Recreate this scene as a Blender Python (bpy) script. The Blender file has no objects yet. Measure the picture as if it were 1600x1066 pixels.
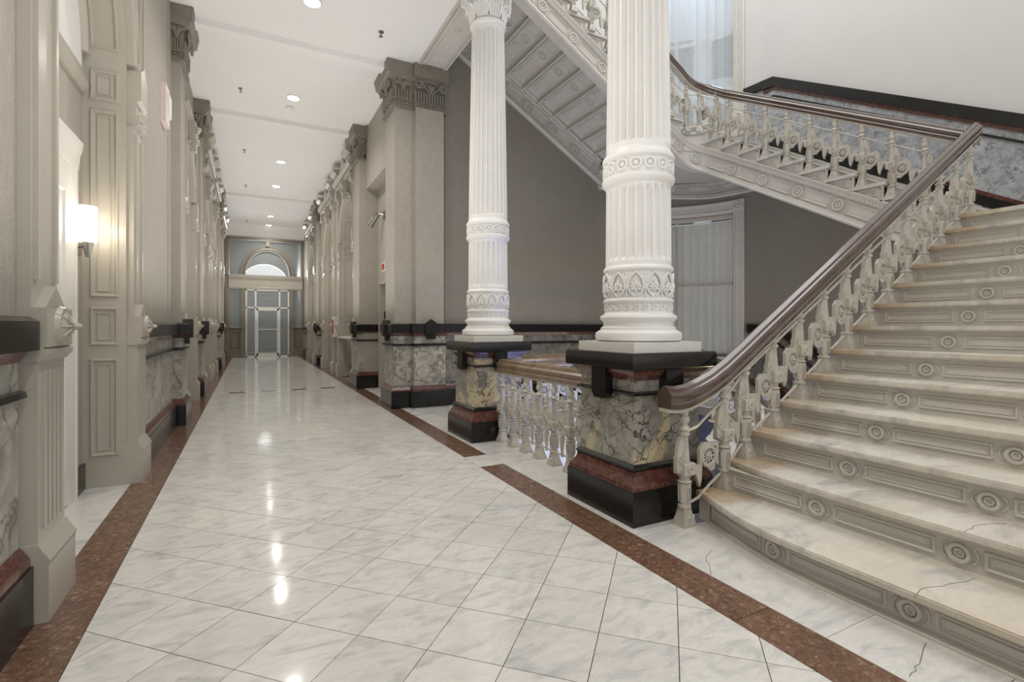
import bpy, bmesh, math, random
from math import sin, cos, pi, radians, atan2, sqrt, hypot
from mathutils import Vector, Matrix
random.seed(7)
scene = bpy.context.scene
COL = scene.collection

# ------------------------------------------------------------------ camera, world, lights, exposure
cam_d = bpy.data.cameras.new('camera'); cam = bpy.data.objects.new('camera', cam_d); COL.objects.link(cam)
cam.location = (0, 0, 1.25)
cam.rotation_euler = (pi/2, 0, -atan2(411, 785))
cam_d.sensor_width = 36; cam_d.lens = 785/1600*36; cam_d.shift_y = -23/1600
cam_d.clip_start = .05; cam_d.clip_end = 200
scene.camera = cam
vs = scene.view_settings
vs.view_transform = 'Standard'; vs.look = 'None'; vs.gamma = 1; vs.use_curve_mapping = False
vs.exposure = -0.10
world = bpy.data.worlds.new('world'); scene.world = world; world.use_nodes = True
wn = world.node_tree.nodes; wn['Background'].inputs[0].default_value = (1, .997, .99, 1)
wn['Background'].inputs[1].default_value = 1.12

def light(name, kind, loc, energy, color=(1, 1, 1), rot=(0, 0, 0), size=1, size_y=None, spot=None, blend=.5):
    d = bpy.data.lights.new(name, kind); d.energy = energy; d.color = color
    if kind == 'AREA':
        d.size = size
        if size_y: d.shape = 'RECTANGLE'; d.size_y = size_y
    elif kind in ('POINT', 'SPOT'): d.shadow_soft_size = size
    if spot: d.spot_size = spot; d.spot_blend = blend
    o = bpy.data.objects.new(name, d); o.location = loc; o.rotation_euler = rot; COL.objects.link(o)
    return o
WARM = (1, .93, .84)
DL_Y = [6.62, 9.55, 13.4, 15.8, 20.2, 22.0]
for y in [-2.6, .5, 3.5] + DL_Y:
    light('downlight_lamp', 'SPOT', (.69, y, 5.19), 150, (1, .96, .90), size=.05, spot=radians(150), blend=.9)
# unseen area fill added above the flights to brighten the stair hall
light('stair_hall_top_fill', 'AREA', (5.0, 3.2, 9.3), 215, (.99, .99, 1), size=4.0, size_y=6.0)
light('end_window_daylight', 'AREA', (.68, 28.2, 3.9), 420, (1, 1, 1), rot=(-pi/2, 0, 0), size=2.6, size_y=1.6)
# added up-facing fills without fittings: brighten the corridor ceiling and the stair hall
light('corridor_up_fill', 'AREA', (.55, 9.5, 1.42), 285, (1, .97, .93), rot=(pi, 0, 0), size=1.7, size_y=25)
light('stair_hall_up_fill', 'AREA', (4.3, 6.7, .35), 16, (1, .97, .92), rot=(pi, 0, 0), size=2.8, size_y=1.4)
# basement: blue area lights added for the glow below, warm lamp on the gallery side
light('basement_blue_fill', 'AREA', (4.0, 3.4, -1.6), 80, (.14, .30, 1), rot=(pi/2, 0, 0), size=2.8, size_y=1.4)
light('basement_blue_bounce', 'AREA', (3.3, 4.0, -1.3), 26, (.30, .45, 1), rot=(pi, 0, 0), size=1.2, size_y=2.4)
light('upper_window_daylight', 'AREA', (5.8+2.5*.7071, 5.6+2.5*.7071, 8.7), 170, (.60, .77, 1), rot=(radians(40), 0, radians(135)), size=2.4, size_y=1.4)
light('basement_warm_lamp', 'POINT', (5.0, 3.0, -.75), 80, (1, .80, .38), size=.15)

# ------------------------------------------------------------------ materials
def new_mat(name):
    m = bpy.data.materials.new(name); m.use_nodes = True
    nt = m.node_tree; return m, nt, nt.nodes['Principled BSDF']
def N(nt, t, **k):
    n = nt.nodes.new(t)
    for a, b in k.items(): setattr(n, a, b)
    return n
def pos_coord(nt, rnd=False, scale=(1, 1, 1)):
    g = N(nt, 'ShaderNodeNewGeometry'); out = g.outputs['Position']
    mp = N(nt, 'ShaderNodeMapping'); mp.inputs['Scale'].default_value = scale
    nt.links.new(out, mp.inputs['Vector']); out = mp.outputs[0]
    if rnd:
        oi = N(nt, 'ShaderNodeObjectInfo')
        mu = N(nt, 'ShaderNodeVectorMath', operation='SCALE'); mu.inputs[0].default_value = (37, 53, 71)
        nt.links.new(oi.outputs['Random'], mu.inputs['Scale'])
        ad = N(nt, 'ShaderNodeVectorMath', operation='ADD')
        nt.links.new(out, ad.inputs[0]); nt.links.new(mu.outputs[0], ad.inputs[1]); out = ad.outputs[0]
    return out
def noise(nt, vec, scale, detail=6, rough=.6, dist=0):
    n = N(nt, 'ShaderNodeTexNoise'); n.inputs['Scale'].default_value = scale
    n.inputs['Detail'].default_value = detail; n.inputs['Roughness'].default_value = rough; n.inputs['Distortion'].default_value = dist
    nt.links.new(vec, n.inputs['Vector']); return n.outputs['Fac']
def ramp(nt, fac, stops):
    r = N(nt, 'ShaderNodeValToRGB'); e = r.color_ramp.elements
    while len(e) < len(stops): e.new(.5)
    for x, (p, c) in zip(e, stops): x.position = p; x.color = (*c, 1) if len(c) == 3 else c
    nt.links.new(fac, r.inputs[0]); return r.outputs[0]
def mix(nt, fac, a, b, mode='MIX'):
    m = N(nt, 'ShaderNodeMix', data_type='RGBA', blend_type=mode)
    for s, v in ((0, fac), (6, a), (7, b)):
        if hasattr(v, 'links') or hasattr(v, 'is_linked'): nt.links.new(v, m.inputs[s])
        else: m.inputs[s].default_value = v if s == 0 else (*v, 1)
    return m.outputs[2]
def bump(nt, bs, h, strength=.2, dist=.01):
    b = N(nt, 'ShaderNodeBump'); b.inputs['Strength'].default_value = strength; b.inputs['Distance'].default_value = dist
    nt.links.new(h, b.inputs['Height']); nt.links.new(b.outputs[0], bs.inputs['Normal'])
def paint(name, c, rough=.4, var=.06, scale=3, spec=.5, bumps=.0):
    m, nt, bs = new_mat(name); v = pos_coord(nt)
    f = noise(nt, v, scale, 5)
    lo = tuple(x*(1-var) for x in c); hi = tuple(min(1, x*(1+var)) for x in c)
    nt.links.new(ramp(nt, f, [(.3, lo), (.7, hi)]), bs.inputs['Base Color'])
    bs.inputs['Roughness'].default_value = rough; bs.inputs['Specular IOR Level'].default_value = spec
    if bumps: bump(nt, bs, noise(nt, v, 120, 3), bumps, .002)
    return m
def linen(name, c):
    m, nt, bs = new_mat(name)
    a = noise(nt, pos_coord(nt, scale=(14, 14, 260)), 1, 3); b = noise(nt, pos_coord(nt, scale=(240, 240, 10)), 1, 3)
    w = mix(nt, .5, a, b)
    lo = tuple(x*.80 for x in c); hi = tuple(x*1.2 for x in c)
    cc = ramp(nt, w, [(.35, lo), (.65, hi)])
    big = ramp(nt, noise(nt, pos_coord(nt), .8, 3), [(.3, (.94, .94, .94)), (.7, (1.05, 1.05, 1.05))])
    nt.links.new(mix(nt, 1, cc, big, 'MULTIPLY'), bs.inputs['Base Color'])
    bs.inputs['Roughness'].default_value = .62; bump(nt, bs, w, .25, .002)
    return m
def white_marble(name, base, vein, rough=.12, rnd=True, vs_=3.0, stain=None, var=.06, tan=None):
    m, nt, bs = new_mat(name)
    v = pos_coord(nt, rnd, (1, 2.4, 1)); d = noise(nt, v, vs_, 8, .65, 1.4)
    c = ramp(nt, d, [(.30, vein), (.43, tuple((a*.35+b*.65) for a, b in zip(vein, base))), (.52, base), (1, base)])
    f = ramp(nt, noise(nt, v, 14, 6, .7, .6), [(.35, (.90, .90, .91)), (.6, (1, 1, 1))])
    c = mix(nt, 1, c, f, 'MULTIPLY')
    if rnd:
        oi = N(nt, 'ShaderNodeObjectInfo')
        r = ramp(nt, oi.outputs['Random'], [(0, (1-var,)*3), (.5, (1, 1, .99)), (1, (1+var*.5, 1+var*.4, 1+var*.1))])
        c = mix(nt, 1, c, r, 'MULTIPLY')
    if tan:
        g = N(nt, 'ShaderNodeNewGeometry'); sx = N(nt, 'ShaderNodeSeparateXYZ'); nt.links.new(g.outputs['Position'], sx.inputs[0])
        mr = N(nt, 'ShaderNodeMapRange'); nt.links.new(sx.outputs['Y'], mr.inputs[0])
        mr.inputs[1].default_value = 2.0; mr.inputs[2].default_value = .8; mr.inputs[3].default_value = -.22; mr.inputs[4].default_value = .12
        ad = N(nt, 'ShaderNodeMath', operation='ADD'); nt.links.new(mr.outputs[0], ad.inputs[0]); nt.links.new(noise(nt, pos_coord(nt), 1.6, 6, .65, .8), ad.inputs[1])
        c = mix(nt, ramp(nt, ad.outputs[0], [(.36, (0, 0, 0)), (.62, (.8,)*3)]), c, tan)
    if stain:
        g = N(nt, 'ShaderNodeNewGeometry'); sx = N(nt, 'ShaderNodeSeparateXYZ'); nt.links.new(g.outputs['Position'], sx.inputs[0])
        mr = N(nt, 'ShaderNodeMapRange'); nt.links.new(sx.outputs['Y'], mr.inputs[0])
        mr.inputs[1].default_value = 1.7; mr.inputs[2].default_value = 2.35; mr.inputs[3].default_value = -.15; mr.inputs[4].default_value = .42
        sn = noise(nt, pos_coord(nt), 3.2, 6, .7, .5)
        ad = N(nt, 'ShaderNodeMath', operation='ADD'); nt.links.new(mr.outputs[0], ad.inputs[0]); nt.links.new(sn, ad.inputs[1])
        msk = ramp(nt, ad.outputs[0], [(.60, (0, 0, 0)), (.74, (.45,)*3), (.95, (.85,)*3)])
        c = mix(nt, msk, c, stain)
    nt.links.new(c, bs.inputs['Base Color']); bs.inputs['Roughness'].default_value = rough
    nt.links.new(ramp(nt, noise(nt, pos_coord(nt), 5, 4), [(.3, (rough*.7,)*3), (.7, (rough*1.5,)*3)]), bs.inputs['Roughness'])
    return m
def speckle(name, a, b, c3, scale=60, rough=.2):
    m, nt, bs = new_mat(name); v = pos_coord(nt, True)
    f = ramp(nt, noise(nt, v, scale, 8, .75, .8), [(.36, a), (.55, b), (.72, c3)])
    g = ramp(nt, noise(nt, v, 5, 4, .6, 1), [(.3, (.72,)*3), (.7, (1.1,)*3)])
    nt.links.new(mix(nt, 1, f, g, 'MULTIPLY'), bs.inputs['Base Color']); bs.inputs['Roughness'].default_value = rough
    return m
def breccia(name, lo, hi, cream, vein, cr=.5, rough=.28, sc=7):
    m, nt, bs = new_mat(name); v = pos_coord(nt, True)
    dn = N(nt, 'ShaderNodeTexNoise'); dn.inputs['Scale'].default_value = 4; dn.inputs['Detail'].default_value = 5; nt.links.new(v, dn.inputs['Vector'])
    sc_ = N(nt, 'ShaderNodeVectorMath', operation='SCALE'); sc_.inputs['Scale'].default_value = .55; nt.links.new(dn.outputs['Color'], sc_.inputs[0])
    ad = N(nt, 'ShaderNodeVectorMath', operation='ADD'); nt.links.new(v, ad.inputs[0]); nt.links.new(sc_.outputs[0], ad.inputs[1])
    vo = N(nt, 'ShaderNodeTexVoronoi', feature='DISTANCE_TO_EDGE'); vo.inputs['Scale'].default_value = sc
    nt.links.new(ad.outputs[0], vo.inputs['Vector'])
    base = ramp(nt, noise(nt, v, 4, 8, .65, 1.5), [(.32, lo), (.6, hi)])
    crm = ramp(nt, noise(nt, v, 2.2, 4, .5, .8), [(cr, (0, 0, 0)), (cr+.07, (1, 1, 1))])
    base = mix(nt, crm, base, cream)
    vv = ramp(nt, vo.outputs['Distance'], [(.0, (1, 1, 1)), (.02, (.85,)*3), (.07, (0, 0, 0))])
    brk = ramp(nt, noise(nt, v, 6, 5), [(.38, (.08,)*3), (.54, (.95,)*3)])
    k = mix(nt, 1, vv, brk, 'MULTIPLY')
    nt.links.new(mix(nt, k, base, vein), bs.inputs['Base Color']); bs.inputs['Roughness'].default_value = rough
    return m
def plain(name, c, rough=.5, metal=0, emit=None, es=1):
    m, nt, bs = new_mat(name); bs.inputs['Base Color'].default_value = (*c, 1)
    bs.inputs['Roughness'].default_value = rough; bs.inputs['Metallic'].default_value = metal
    if emit: bs.inputs['Emission Color'].default_value = (*emit, 1); bs.inputs['Emission Strength'].default_value = es
    return m

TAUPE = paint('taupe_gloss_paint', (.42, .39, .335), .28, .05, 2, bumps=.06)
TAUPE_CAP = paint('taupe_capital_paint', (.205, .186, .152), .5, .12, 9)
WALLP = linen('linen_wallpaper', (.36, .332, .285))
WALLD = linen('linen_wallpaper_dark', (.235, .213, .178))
WHITE = paint('white_column_paint', (.80, .793, .775), .38, .03, 2)
CREAM = paint('stair_cream_paint', (.57, .545, .495), .42, .06, 3, bumps=.05)
BAL = paint('baluster_paint', (.50, .47, .405), .40, .12, 14, bumps=.08)
UPPER = paint('upper_wall_paint', (.60, .59, .565), .6, .02, 1)
CEIL = paint('ceiling_paint', (.80, .79, .78), .7, .015, 1)
DOORW = paint('white_door_paint', (.72, .70, .655), .35, .02, 2)
FLOORM = white_marble('floor_marble', (.68, .665, .63), (.46, .46, .455), .08, vs_=3.6)
STRIPM = white_marble('strip_marble', (.66, .645, .61), (.47, .47, .47), .22, var=.05)
TREADM = white_marble('tread_marble', (.70, .665, .59), (.42, .41, .40), .25, vs_=2.2, stain=(.50, .33, .16), var=.04, tan=(.58, .51, .41))
TREAD2 = white_marble('upper_tread_marble', (.60, .575, .53), (.40, .40, .39), .3, vs_=2.2, var=.04)
GROUT = plain('grout', (.17, .14, .10), .8)
REDF = speckle('red_floor_marble', (.105, .055, .036), (.18, .10, .066), (.48, .36, .27), 38, .16)
REDM = speckle('red_marble', (.075, .026, .019), (.125, .050, .038), (.28, .16, .12), 22, .15)
BLACK = speckle('black_marble', (.005, .005, .005), (.010, .009, .0085), (.035, .03, .026), 26, .2)
BREC = breccia('cream_breccia', (.17, .16, .145), (.36, .34, .30), (.55, .47, .31), (.025, .022, .02), .55, .28, 9)
GREYM = breccia('grey_marble', (.20, .19, .17), (.44, .42, .37), (.52, .49, .42), (.13, .12, .11), .62, .3, 4)
DGREY = breccia('dark_grey_marble', (.085, .082, .076), (.19, .18, .165), (.27, .25, .22), (.03, .03, .028), .6, .3, 6)
SLATE = breccia('slate_marble', (.22, .225, .235), (.42, .43, .45), (.46, .46, .47), (.14, .14, .15), .6, .35, 9)
RAIL = speckle('rail_bronze_paint', (.080, .046, .034), (.095, .056, .041), (.11, .068, .05), 3, .22)
RAIL.node_tree.nodes['Principled BSDF'].inputs['Coat Weight'].default_value = .8; RAIL.node_tree.nodes['Principled BSDF'].inputs['Coat Roughness'].default_value = .08
STEEL = plain('brushed_steel', (.30, .285, .26), .35, .9)
RAIL2 = speckle('tan_bronze_paint', (.19, .13, .085), (.23, .165, .11), (.26, .19, .13), 3, .25)
DARK = plain('dark_metal', (.03, .03, .03), .4)
GLOW = plain('lamp_glow', (1, 1, 1), .4, 0, (1, .95, .86), 25)
SHADE = plain('frosted_shade', (1, 1, 1), .4, 0, (1, .92, .78), 5)
PINK = plain('alarm_plastic', (.72, .62, .58), .4)
REDP = plain('red_paint', (.45, .03, .02), .4)
PLAST = plain('white_plastic', (.75, .74, .72), .4)
BASEF = paint('basement_floor', (.55, .57, .62), .4)
YELL = paint('basement_cream_paint', (.62, .58, .42), .4, .05)
BLUEW = paint('outdoor_stone', (.55, .57, .60), .7)
def glass_mat():
    m, nt, bs = new_mat('clear_glass')
    bs.inputs['Base Color'].default_value = (.9, .95, .97, 1); bs.inputs['Roughness'].default_value = .03
    t = N(nt, 'ShaderNodeBsdfTransparent'); t.inputs[0].default_value = (.86, .88, .88, 1); mx = N(nt, 'ShaderNodeMixShader'); mx.inputs[0].default_value = .12
    nt.links.new(t.outputs[0], mx.inputs[1]); nt.links.new(bs.outputs[0], mx.inputs[2])
    nt.links.new(mx.outputs[0], nt.nodes['Material Output'].inputs['Surface']); return m
GLASS = glass_mat()
def sheer(name, c, alpha):
    m, nt, bs = new_mat(name)
    d = N(nt, 'ShaderNodeBsdfDiffuse'); d.inputs[0].default_value = (*c, 1)
    tl = N(nt, 'ShaderNodeBsdfTranslucent'); tl.inputs[0].default_value = (*c, 1)
    tr = N(nt, 'ShaderNodeBsdfTransparent')
    a = N(nt, 'ShaderNodeMixShader'); a.inputs[0].default_value = .5
    nt.links.new(d.outputs[0], a.inputs[1]); nt.links.new(tl.outputs[0], a.inputs[2])
    b = N(nt, 'ShaderNodeMixShader'); b.inputs[0].default_value = alpha
    nt.links.new(a.outputs[0], b.inputs[1]); nt.links.new(tr.outputs[0], b.inputs[2])
    nt.links.new(b.outputs[0], nt.nodes['Material Output'].inputs['Surface']); return m
SHEER = sheer('sheer_curtain', (.50, .48, .45), .10)
SHEERU = sheer('sheer_curtain_upper', (.75, .76, .78), .42)

# ------------------------------------------------------------------ mesh builder
class B:
    def __init__(s): s.v = []; s.f = []
    def add(s, vs, fs):
        o = len(s.v); s.v += [tuple(p) for p in vs]; s.f += [tuple(i+o for i in f) for f in fs]; return s
    def box(s, x0, x1, y0, y1, z0, z1):
        return s.add([(x, y, z) for x in (x0, x1) for y in (y0, y1) for z in (z0, z1)],
                     [(0, 1, 3, 2), (4, 6, 7, 5), (0, 4, 5, 1), (2, 3, 7, 6), (0, 2, 6, 4), (1, 5, 7, 3)])
    def mbox(s, M, s0, s1, t0, t1, n0, n1, ns=1, cuts=None):
        """box in mapped space, split along s; cuts = explicit s values"""
        ss = cuts or [s0+(s1-s0)*i/ns for i in range(ns+1)]
        vs = []; fs = []
        for q in ss: vs += [M(q, t0, n0), M(q, t1, n0), M(q, t1, n1), M(q, t0, n1)]
        for i in range(len(ss)-1):
            a = 4*i
            for j in range(4): fs.append((a+j, a+(j+1) % 4, a+4+(j+1) % 4, a+4+j))
        L = 4*(len(ss)-1); fs += [(3, 2, 1, 0), (L, L+1, L+2, L+3)]
        return s.add(vs, fs)
    def mprof(s, M, s0, s1, prof, ns=1, cuts=None):
        """closed (t, n) outline carried along s"""
        ss = cuts or [s0+(s1-s0)*i/ns for i in range(ns+1)]; k = len(prof); vs = []; fs = []
        for q in ss: vs += [M(q, t, n) for t, n in prof]
        for i in range(len(ss)-1):
            a = k*i
            for j in range(k): fs.append((a+j, a+(j+1) % k, a+k+(j+1) % k, a+k+j))
        L = k*(len(ss)-1); fs += [tuple(range(k))[::-1], tuple(range(L, L+k))]
        return s.add(vs, fs)
    def frame(s, M, s0, s1, t0, t1, w=.02, h=.012, n=0, ns=1):
        """raised picture-frame moulding: outer edge, ridge, inner edge"""
        def loop(d, nn):
            a, b, c, e = s0+d, s1-d, t0+d, t1-d
            p = [(a+(b-a)*i/ns, c) for i in range(ns+1)]+[(b-(b-a)*i/ns, e) for i in range(ns+1)]
            return [M(x, y, nn) for x, y in p]
        L = [loop(0, n), loop(w*.25, n+h), loop(w*.6, n+h), loop(w, n)]
        k = len(L[0]); fs = []
        for r in range(3):
            for j in range(k): fs.append((r*k+j, r*k+(j+1) % k, (r+1)*k+(j+1) % k, (r+1)*k+j))
        return s.add(sum(L, []), fs)
    def ring(s, M, sc, tc, R, r, h, n=0, seg=16, e=1):
        L = []
        for rad, nn in ((R+r, n), (R+r*.6, n+h), (R-r*.6, n+h), (R-r, n)):
            L.append([M(sc+rad*cos(2*pi*i/seg)*e, tc+rad*sin(2*pi*i/seg), nn) for i in range(seg)])
        fs = []
        for q in range(3):
            for j in range(seg): fs.append((q*seg+j, q*seg+(j+1) % seg, (q+1)*seg+(j+1) % seg, (q+1)*seg+j))
        return s.add(sum(L, []), fs)
    def dome(s, M, sc, tc, R, h, n=0, seg=10, rings=3):
        vs = []; fs = []
        for q in range(rings):
            a = q/rings*pi/2
            vs += [M(sc+R*cos(a)*cos(2*pi*i/seg), tc+R*cos(a)*sin(2*pi*i/seg), n+h*sin(a)) for i in range(seg)]
        vs.append(M(sc, tc, n+h))
        for q in range(rings-1):
            for j in range(seg): fs.append((q*seg+j, q*seg+(j+1) % seg, (q+1)*seg+(j+1) % seg, (q+1)*seg+j))
        for j in range(seg): fs.append(((rings-1)*seg+j, (rings-1)*seg+(j+1) % seg, rings*seg))
        return s.add(vs, fs)
    def lathe(s, c, prof, n=16, sq=False, fn=None, rot=0):
        """prof: (radius, z) list; sq: 4-sided"""
        if sq: n = 4; rot = pi/4
        vs = []; fs = []
        for r, z in prof:
            for i in range(n):
                a = 2*pi*i/n+rot; rr = r*(sqrt(2) if sq else 1)
                if fn: rr = fn(rr, z, a)
                vs.append((c[0]+rr*cos(a), c[1]+rr*sin(a), c[2]+z))
        for k in range(len(prof)-1):
            for i in range(n): fs.append((k*n+i, k*n+(i+1) % n, (k+1)*n+(i+1) % n, (k+1)*n+i))
        L = (len(prof)-1)*n; fs += [tuple(range(n))[::-1], tuple(range(L, L+n))]
        return s.add(vs, fs)
    def tube(s, pts, r, n=6, closed=False):
        pts = [Vector(p) for p in pts]; vs = []; fs = []; k = len(pts)
        rr = r if isinstance(r, (list, tuple)) else [r]*k
        up = None
        for i, p in enumerate(pts):
            d = (pts[(i+1) % k]-pts[i-1]) if closed else (pts[min(i+1, k-1)]-pts[max(i-1, 0)])
            d.normalize()
            if up is None: up = Vector((0, 0, 1)) if abs(d.z) < .9 else Vector((1, 0, 0))
            a = d.cross(up).normalized(); b = a.cross(d).normalized(); up = b
            vs += [tuple(p+(a*cos(2*pi*j/n)+b*sin(2*pi*j/n))*rr[i]) for j in range(n)]
        for i in range(k if closed else k-1):
            i2 = (i+1) % k
            for j in range(n): fs.append((i*n+j, i*n+(j+1) % n, i2*n+(j+1) % n, i2*n+j))
        if not closed: fs += [tuple(range(n))[::-1], tuple(range((k-1)*n, k*n))]
        return s.add(vs, fs)
    def sweep(s, pts, prof, side=None):
        """profile (side, up) carried along pts, up stays vertical, mitred in plan"""
        k = len(prof); vs = []; fs = []; P = [Vector(p) for p in pts]
        for i, p in enumerate(P):
            d0 = (P[i]-P[i-1]) if i else (P[1]-P[0]); d1 = (P[i+1]-P[i]) if i < len(P)-1 else d0
            a = Vector((d0.x, d0.y)).normalized(); b = Vector((d1.x, d1.y)).normalized()
            t = (a+b).normalized(); m = 1/max(.4, t.dot(a)); nrm = Vector((t.y, -t.x))*m
            vs += [(p.x+nrm.x*q, p.y+nrm.y*q, p.z+u) for q, u in prof]
        for i in range(len(P)-1):
            for j in range(k): fs.append((i*k+j, i*k+(j+1) % k, (i+1)*k+(j+1) % k, (i+1)*k+j))
        L = (len(P)-1)*k; fs += [tuple(range(k))[::-1], tuple(range(L, L+k))]
        return s.add(vs, fs)
    def prism(s, poly, M, n0, n1):
        """2-D outline (s, t) extruded along n"""
        k = len(poly)
        vs = [M(a, b, n0) for a, b in poly]+[M(a, b, n1) for a, b in poly]
        fs = [tuple(range(k))[::-1], tuple(range(k, 2*k))]+[(j, (j+1) % k, k+(j+1) % k, k+j) for j in range(k)]
        return s.add(vs, fs)
    def ball(s, c, r, n=10, m=6, e=(1, 1, 1)):
        vs = [(c[0], c[1], c[2]-r*e[2])]; fs = []
        for q in range(1, m):
            a = -pi/2+pi*q/m
            vs += [(c[0]+r*cos(a)*cos(2*pi*i/n)*e[0], c[1]+r*cos(a)*sin(2*pi*i/n)*e[1], c[2]+r*sin(a)*e[2]) for i in range(n)]
        vs.append((c[0], c[1], c[2]+r*e[2])); T = len(vs)-1
        for j in range(n): fs.append((0, 1+(j+1) % n, 1+j)); fs.append((T, T-n+j, T-n+(j+1) % n))
        for q in range(m-2):
            for j in range(n): a = 1+q*n; fs.append((a+j, a+(j+1) % n, a+n+(j+1) % n, a+n+j))
        return s.add(vs, fs)
    def mesh(s, name, mat, ang=35, smooth=True):
        me = bpy.data.meshes.new(name); me.from_pydata(s.v, [], s.f)
        bm = bmesh.new(); bm.from_mesh(me); bmesh.ops.recalc_face_normals(bm, faces=bm.faces); bm.to_mesh(me); bm.free()
        if mat: me.materials.append(mat)
        if smooth and len(s.f) > 6:
            me.polygons.foreach_set('use_smooth', [True]*len(me.polygons)); me.set_sharp_from_angle(angle=radians(ang))
        me.update(); return me
def obj(name, b, mat, parent=None, ang=35, label=None, loc=None):
    me = b.mesh(name, mat, ang) if isinstance(b, B) else b
    o = bpy.data.objects.new(name, me); COL.objects.link(o)
    if loc: o.location = loc
    if parent: o.parent = parent
    if label: o['label'] = label
    return o
def thing(name, label, cat, loc=(0, 0, 0), group=None, rz=0):
    o = bpy.data.objects.new(name, None); COL.objects.link(o); o.empty_display_size = .1
    o.location = loc; o.rotation_euler.z = rz; o['label'] = label; o['category'] = cat
    if group: o['group'] = group
    return o
def tag(o, label, cat, group=None):
    o['label'] = label; o['category'] = cat
    if group: o['group'] = group
    return o
def struct(name, b, mat, parent=None):
    o = obj(name, b, mat, parent)
    if not parent: o['kind'] = 'structure'
    return o
def sempty(name):
    o = bpy.data.objects.new(name, None); COL.objects.link(o); o['kind'] = 'structure'; return o
def rehome(t):
    """parts were modelled in world space: move them so that the thing's Empty can sit at its base"""
    inv = Matrix.LocRotScale(t.location, t.rotation_euler, None).inverted()
    for c in t.children: c.matrix_basis = inv @ c.matrix_basis
def dup(root, loc, label=None, group=None, rz=None):
    def cp(o, par):
        c = o.copy(); COL.objects.link(c); c.parent = par
        for ch in list(o.children): cp(ch, c)
        return c
    r = cp(root, None); r.location = loc
    if rz is not None: r.rotation_euler.z = rz
    if label: r['label'] = label
    if group: r['group'] = group
    return r
def plane_map(O, S, T, Nn):
    O, S, T, Nn = Vector(O), Vector(S).normalized(), Vector(T).normalized(), Vector(Nn).normalized()
    return lambda s, t, n: tuple(O+S*s+T*t+Nn*n)

# ------------------------------------------------------------------ key dimensions (metres, camera above the origin, +Y runs down the corridor)
XL, XR = -.86, 2.05          # corridor wall faces
CZ = 5.25                    # corridor ceiling
WX, WY = 7.8, 7.6            # stair hall side wall and back wall
CC, CR = (5.8, 5.6), 2.0     # rounded corner of the stair hall
SX, SY = 6.3, 5.75           # inner faces of second and third flights
RISE, RUN = .179, .301
F1Y = 2.25                   # open end of the first flight
def Mc(R=CR):                # curved corner: s = arc length from the side wall
    return lambda s, t, n: (CC[0]+(R-n)*cos(s/R), CC[1]+(R-n)*sin(s/R), t)
ML = lambda s, t, n: (XL+n, s, t)
MR = lambda s, t, n: (XR-n, s, t)
MW = lambda s, t, n: (WX-n, s, t)
MB = lambda s, t, n: (s, WY-n, t)
ARC = CR*pi/2

# ------------------------------------------------------------------ floor
floor = sempty('floor')
base = B(); base.box(-1.6, 2.6, -3.2, 2.28, -.14, -.012); base.box(-1.6, 2.5, 2.28, 5.75, -.14, -.012); base.box(-1.6, 2.6, 5.75, 27, -.14, -.012); base.box(2.6, SX, 5.75, WY+.2, -.14, -.012)
base.box(2.6, 3.4, -3.2, 2.2, -.14, -.012)
poly = [(SX, 5.45), (WX, 5.45)]+[(CC[0]+CR*cos(a*pi/16), CC[1]+CR*sin(a*pi/16)) for a in range(9)]+[(SX, WY)]
base.prism(poly, lambda s, t, n: (s, t, n), -.14, -.012)
obj('grout_bed', base, GROUT, floor)
def clip(poly, ax, v, keep_gt):
    out = []
    for i in range(len(poly)):
        a, b = poly[i], poly[(i+1) % len(poly)]
        ia = (a[ax] >= v) == keep_gt or abs(a[ax]-v) < 1e-9; ib = (b[ax] >= v) == keep_gt or abs(b[ax]-v) < 1e-9
        if ia: out.append(a)
        if ia != ib:
            t = (v-a[ax])/(b[ax]-a[ax]); out.append((a[0]+(b[0]-a[0])*t, a[1]+(b[1]-a[1])*t))
    return out
FX0, FX1 = -.595, 1.82
U = .3092/sqrt(2)
def tile_poly(a, b, g=.0018):
    cx, cy = .390+(a+.5)*U+(b+.5)*U, 2.0887-(a+.5)*U+(b+.5)*U; r = .3092/sqrt(2)-g*sqrt(2)
    return [(cx-r, cy), (cx, cy-r), (cx+r, cy), (cx, cy+r)], cx, cy
full = B(); r_ = .3092/sqrt(2)-.0026
full.prism([(-r_, 0), (0, -r_), (r_, 0), (0, r_)], lambda s, t, n: (s, t, n), -.012, 0)
full_me = full.mesh('floor_tile', FLOORM, smooth=False)
far = B(); tiles = []
for a in range(-75, 75):
    for b in range(-75, 75):
        p, cx, cy = tile_poly(a, b)
        if cx < FX0-.25 or cx > FX1+.25 or cy < -3.3 or cy > 22.95: continue
        segs = [(-3.2, 10.62), (10.92, 16.95), (17.25, 22.9)]
        for y0, y1 in segs:
            q = clip(clip(clip(clip(p, 0, FX0+.002, True), 0, FX1-.002, False), 1, y0, True), 1, y1, False)
            if len(q) < 3: continue
            ar = abs(sum(q[i][0]*q[(i+1) % len(q)][1]-q[(i+1) % len(q)][0]*q[i][1] for i in range(len(q))))/2
            if ar < 1e-4: continue
            tiles.append((cx, cy, q, ar))
vis = sorted([t for t in tiles if t[1] > .75 and t[3] > .012], key=lambda t: t[1])[:285]
ids = {id(t) for t in vis}
for t in tiles:
    cx, cy, q, ar = t
    if id(t) in ids:
        if ar > .3092**2*.96: o = obj('floor_tile', full_me, None, floor, loc=(cx, cy, random.uniform(-.0004, .0004)))
        else: o = obj('floor_tile', B().prism([(x-cx, y-cy) for x, y in q], lambda s, t_, n: (s, t_, n), -.012, 0), FLOORM, floor, loc=(cx, cy, 0))
    else: far.prism(q, lambda s, t_, n: (s, t_, n), -.012, 0)
o = obj('far_floor_tiles', far, FLOORM, floor); o['kind'] = 'stuff'
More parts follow.
